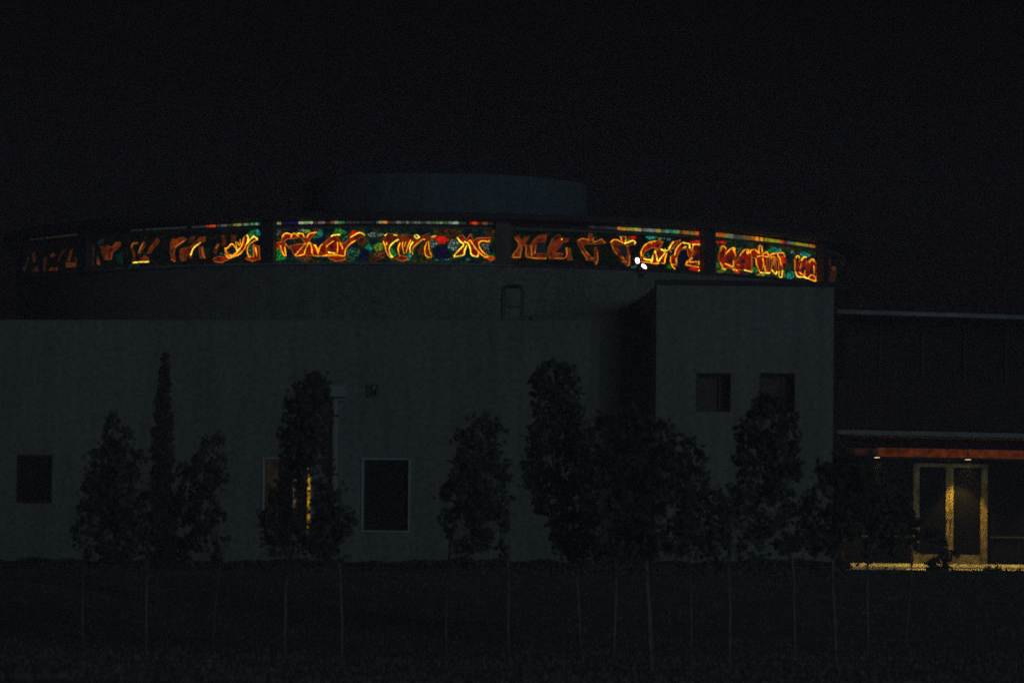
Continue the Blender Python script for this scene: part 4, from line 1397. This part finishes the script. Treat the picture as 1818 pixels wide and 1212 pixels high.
def envelope(rows, y):
    for (y0, a0, b0), (y1, a1, b1) in zip(rows, rows[1:]):
        if y0 <= y <= y1:
            t = (y - y0) / (y1 - y0)
            return a0 + (a1 - a0) * t, b0 + (b1 - b0) * t
    return None


def tree(name, label, cat, d, rows, trunk, dens=1.0, leaf=0.075, bark=None, leafm=None, group=None, clump=0.16, tr=0.03, seed=1, gaps=0.25):
    """rows: (photo y, left x, right x) of the crown; trunk: photo points from crown down to the ground"""
    rnd = random.Random(seed)
    base = at(*trunk[-1], d)
    root = empty(name, (base.x, base.y, gz(d) - 0.03))
    o = root.location.copy()
    tag(root, label, cat, group)
    # crown: clumps of leaves spread through the volume
    mb = MB()
    ppm = F / d
    area = sum((rows[i + 1][0] - rows[i][0]) * (rows[i][2] - rows[i][1] + rows[i + 1][2] - rows[i + 1][1]) / 2 for i in range(len(rows) - 1)) / ppm ** 2
    nclump = int(area / (clump * clump) * 2.3 * dens)
    low = rows[-1][0] - 0.35 * (rows[-1][0] - rows[0][0])
    ytop, ybot = rows[0][0], rows[-1][0]
    nodes = []
    tries = 0
    while len(nodes) < nclump and tries < nclump * 20:
        tries += 1
        y = rnd.uniform(ytop, ybot)
        e = envelope(rows, y)
        x = rnd.uniform(rows and min(r[1] for r in rows), max(r[2] for r in rows))
        if not e or not (e[0] <= x <= e[1]):
            continue
        # natural gaps
        if abs(x - 546) < 11 and 838 < y < 942 and rnd.random() < .82:
            continue
        g = math.sin(x * .11 + seed) * math.sin(y * .085 + seed * 2.1) + .5 * math.sin(x * .23 - y * .17 + seed)
        if g > 0.98 - gaps - (0.35 if y > low and name != 'slim_cypress' else 0) + rnd.uniform(-.15, .15):
            continue
        wob = 7 * math.sin(y * .13 + seed * 1.7) + 5 * math.sin(y * .31 + seed)
        if name == 'young_tree' and not (e[0] + wob * .6 <= x <= e[1] + wob):
            continue
        half = (e[1] - e[0]) / 2 / ppm
        u = (x - (e[0] + e[1]) / 2) / max(1e-3, (e[1] - e[0]) / 2)
        dep = math.sqrt(max(0.02, 1 - u * u)) * half
        p = at(x, y, d + rnd.uniform(-dep, dep))
        nodes.append(p)
        k = rnd.randint(7, 12)
        cs = clump * rnd.uniform(.5, 1.1)
        for _ in range(k):
            q = p + Vector((rnd.gauss(0, cs * .42), rnd.gauss(0, cs * .42), rnd.gauss(0, cs * .38)))
            leaf_quad(mb, q - o, leaf, rnd)
    cr = mb.build('crown', leafm or LEAF, root)
    # trunk with limbs
    tb = MB()
    tp = [at(x, y, d) for x, y in trunk]
    tp[-1].z = o.z - 0.05
    tp = tp[::-1]
    # subdivide with a slight wobble
    pts = []
    for a, c in zip(tp, tp[1:]):
        for i in range(3):
            q = a.lerp(c, i / 3)
            if pts:
                q += Vector((rnd.uniform(-.012, .012), rnd.uniform(-.012, .012), 0))
            pts.append(q - o)
    pts.append(tp[-1] - o)
    rad = [tr * (1.25 if i == 0 else 1) * (1 - 0.55 * i / (len(pts) - 1)) for i in range(len(pts))]
    tb.tube(pts, rad, n=8)
    for _ in range(min(14, len(nodes))):
        q = rnd.choice(nodes) - o
        k = rnd.randint(int(len(pts) * .5), len(pts) - 1)
        s = pts[k]
        mid = s.lerp(q, .5) + Vector((0, 0, -0.05))
        tb.tube([s, mid, q], [rad[k] * .6, rad[k] * .4, rad[k] * .15], n=5)
    tb.build('trunk', bark or BARK, root, smooth=True)
    return root


GT = 'young trees on the lawn in front of the building'
T = [
 ('slim_cypress', 'slender dark cypress with a pointed spire left of the lit window', 82, [(628,292,295),(660,287,298),(700,281,301),(750,275,304),(800,271,305),(860,272,306),(930,268,310),(1005,270,312)], [(285,760),(282,960),(277,1090)], 2.2, .055, .09, 0.035, .0),
 ('young_tree', 'bushy young tree left of the slender cypress, leaning trunk at its left', 74, [(800,158,190),(840,150,215),(890,140,226),(940,132,230),(995,130,235)], [(175,860),(160,940),(147,1020),(147,1110)], 1.0, .075, .16, .028, .3),
 ('young_tree', 'taller of the two bushy trees just left of the slender cypress', 71, [(733,203,213),(765,188,228),(800,178,250),(850,172,262),(900,176,272),(950,176,276),(995,190,275)], [(213,780),(235,900),(262,990),(258,1125)], 1.15, .075, .16, .03, .22),
 ('young_tree', 'ragged young tree just right of the slender cypress', 75, [(765,379,393),(785,366,398),(815,335,400),(850,318,403),(900,308,400),(945,300,396),(995,305,390)], [(380,790),(375,900),(392,985),(385,1040),(375,1125)], 1.0, .075, .16, .026, .32),
 ('young_tree', 'tall dark tree in front of the lit window', 70, [(667,556,578),(690,528,584),(720,505,586),(770,498,586),(840,500,586),(890,476,590),(940,460,598),(985,468,596)], [(560,700),(540,850),(512,960),(507,1050),(505,1140)], 1.5, .075, .16, .035, .08),
 ('young_tree', 'small low tree with a pale trunk beside the downpipe foot', 66, [(862,578,598),(900,565,615),(940,556,628),(985,570,622)], [(592,890),(603,985),(606,1060),(606,1165)], .9, .075, .15, .026, .3),
 ('young_tree', 'low young tree with pale trunk right of the white framed window', 68, [(800,806,840),(840,796,860),(890,786,868),(940,788,858),(985,796,845)], [(825,850),(800,960),(793,1040),(792,1150)], 1.0, .075, .16, .028, .25),
 ('young_tree', 'taller pointed tree midway between white framed window and dense column tree', 72, [(733,853,874),(760,825,885),(790,815,893),(840,812,902),(890,822,908),(940,830,905),(985,845,900)], [(862,760),(880,900),(902,1000),(903,1125)], 1.15, .075, .16, .026, .18),
 ('young_tree', 'dense tall column tree left of the shaded recess', 73, [(645,968,1002),(665,950,1022),(700,944,1030),(760,942,1036),(820,934,1044),(860,936,1050),(900,950,1052),(945,980,1056),(985,1000,1055)], [(990,690),(995,880),(1018,985),(1026,1060),(1032,1135)], 1.7, .075, .16, .03, .02),
 ('young_tree', 'broad tree in front of the shaded recess, left of its pair', 72, [(738,1050,1100),(775,1032,1140),(830,1022,1155),(890,1025,1155),(940,1035,1145),(985,1050,1135)], [(1080,790),(1085,930),(1094,1010),(1090,1130)], 1.35, .075, .17, .03, .12),
 ('young_tree', 'broad tree in front of the shaded recess with the thickest pale trunk', 62, [(728,1112,1158),(770,1094,1190),(830,1085,1215),(890,1088,1232),(935,1095,1238),(985,1105,1225)], [(1140,780),(1145,930),(1148,1010),(1152,1100),(1157,1205)], 1.3, .075, .17, .042, .15),
 ('young_tree', 'thin sparse tree below the left upper window of the corner block', 73, [(755,1195,1222),(790,1188,1246),(840,1200,1258),(890,1206,1285),(940,1200,1292),(990,1205,1285)], [(1220,800),(1228,900),(1222,980),(1227,1060),(1226,1120)], .75, .075, .15, .022, .4),
 ('young_tree', 'upright tree below and across the right upper window of the corner block', 70, [(688,1358,1384),(715,1335,1405),(760,1312,1416),(800,1304,1422),(840,1310,1418),(870,1318,1410),(920,1320,1420),(985,1345,1425)], [(1370,720),(1370,880),(1405,990),(1410,1060),(1412,1140)], 1.2, .075, .16, .026, .14),
 ('young_tree', 'low sparse tree with a thin straight pale trunk below the corner block', 62, [(858,1290,1335),(895,1262,1356),(945,1250,1362),(990,1258,1360)], [(1305,900),(1294,965),(1296,1080),(1295,1195)], .7, .075, .16, .026, .4),
 ('young_tree', 'dark spreading tree at the right corner of the corner block', 63, [(800,1480,1515),(835,1455,1540),(875,1428,1550),(915,1410,1545),(950,1412,1520),(985,1430,1500)], [(1495,850),(1478,945),(1478,1020),(1482,1110),(1486,1198)], 1.35, .075, .17, .028, .1),
 ('young_tree', 'dark wide tree in front of the entrance wing, left of the double door', 73, [(828,1515,1550),(850,1508,1592),(872,1505,1612),(910,1508,1618),(950,1510,1612),(988,1530,1600)], [(1545,850),(1565,930),(1540,1000),(1540,1120)], 1.5, .075, .17, .024, .05),
]
for k, (nm, lb, d, rows, tr_, dens, lf, cl, trr, gp) in enumerate(T):
    tree(nm, lb, 'tree', d, rows, tr_, dens, lf, BARK if nm != 'slim_cypress' else BARK_D, LEAF if k % 2 else LEAF_D, GT, cl, trr, seed=k + 3, gaps=gp)
# slim bare pole-like sapling right of the wide tree, and the sapling before the door
tree('young_tree', 'thin sapling with a leaning pale trunk left of the double door', 'tree', 76, [(905,1612,1632),(930,1606,1640),(965,1608,1638),(1000,1612,1630)], [(1622,920),(1620,1000),(1616,1050),(1606,1135)], .6, .07, BARK, LEAF, GT, .12, .02, seed=40, gaps=.45)
tree('young_tree', 'small leafy sapling growing in front of the double door', 'tree', 98, [(935,1645,1660),(950,1636,1672),(965,1648,1690),(990,1652,1698),(1015,1645,1700)], [(1668,955),(1675,1000),(1676,1030)], .8, .075, BARK_D, LEAF_D, GT, .14, .014, seed=41, gaps=.3)


def shrub(label, d, rows, seed, group, dens=1.3, leaf=.06):
    rnd = random.Random(seed)
    cx = (rows[-1][1] + rows[-1][2]) / 2
    b = at(cx, rows[-1][0], d)
    r = tree('shrub', label, 'shrub', d, rows, [(cx, rows[0][0] + 6), (cx + 2, rows[-1][0])], dens, leaf, BARK_D, LEAF_D, group, .12, .012, seed=seed, gaps=.1)
    return r


GS = 'low shrubs along the terrace'
SH = [(1500, 1560, 1018), (1556, 1606, 1010), (1598, 1650, 1018), (1640, 1700, 1004), (1690, 1744, 1016), (1738, 1790, 1008), (1780, 1840, 1016)]
SHL = ['low shrub at the left end of the lit step', 'low shrub under the lit step, second from its left end', 'low shrub below the left jamb of the double door',
       'rounded shrub right in front of the double door middle', 'low shrub below the right jamb of the double door', 'bumpy shrub right of the double door', 'rightmost low shrub along the terrace edge']
for k, (xa, xb, yt) in enumerate(SH):
    xm_ = (xa + xb) / 2
    q = (xb - xa) / 2
    shrub(SHL[k], 96.5, [(yt, xm_ - q * .35, xm_ + q * .3), (yt + 8, xm_ - q * .8, xm_ + q * .8), (yt + 24, xm_ - q, xm_ + q), (yt + 42, xm_ - q, xm_ + q)], 60 + k, GS)

# clipped hedge along the foot of the long wall
HL = ['dark clipped hedge along the foot of the long block', 'dark clipped hedge along the foot of the corner block']
for k, (xa, xb, d) in enumerate(((-60, 1050, 89.5), (1056, 1500, 89.5))):
    rnd = random.Random(80 + k)
    c = at((xa + xb) / 2, 1020, d)
    root = empty('hedge', (c.x, d, gz(d) - .02))
    tag(root, HL[k], 'hedge', 'hedges at the foot of the building')
    mb = MB()
    n = int((xb - xa) * 9)
    for i in range(n):
        x = rnd.uniform(xa, xb)
        top = 996 + 2.5 * math.sin(x * .021 + k) + 2.0 * math.sin(x * .083) + (-7 * math.exp(-((x - 75) / 45) ** 2) - 3.5 * math.exp(-((x - 965) / 30) ** 2)
                                                                     + 0.0)
        y = top + (1032 - top) * rnd.random() ** 1.4
        p = at(x, y, d + rnd.uniform(-.35, .35))
        leaf_quad(mb, p - root.location, .07, rnd)
    mb.build('foliage', LEAF_D, root)
    core = MB()
    a, b = at(xa, 1000, d), at(xb, 1000, d)
    zc0 = at((xa + xb) / 2, 1003, d).z - root.location.z
    core.box(a.x - root.location.x, b.x - root.location.x, -.22, .22, -.05, zc0)
    core.build('twigs', BARK_D, root)


# ------------------------------------------------------------------ added black-lifting haze
hz = MB()
hz.box(-60, 70, -6, 124, -1.0, 12.6)
hm = bpy.data.materials.new('black_lift_veil')
hm.use_nodes = True
hn = hm.node_tree
for n in list(hn.nodes):
    hn.nodes.remove(n)
ho = hn.nodes.new('ShaderNodeOutputMaterial')
pv = hn.nodes.new('ShaderNodeVolumePrincipled')
pv.inputs['Color'].default_value = (0.92, 0.74, 0.98, 1)
pv.inputs['Density'].default_value = 0.0027
hn.links.new(pv.outputs[0], ho.inputs['Volume'])
hb = fixn(hz.build('veil', hm))
tag(hb, kind='stuff')
hb['label'] = 'thin added black-lifting haze around the building and trees'
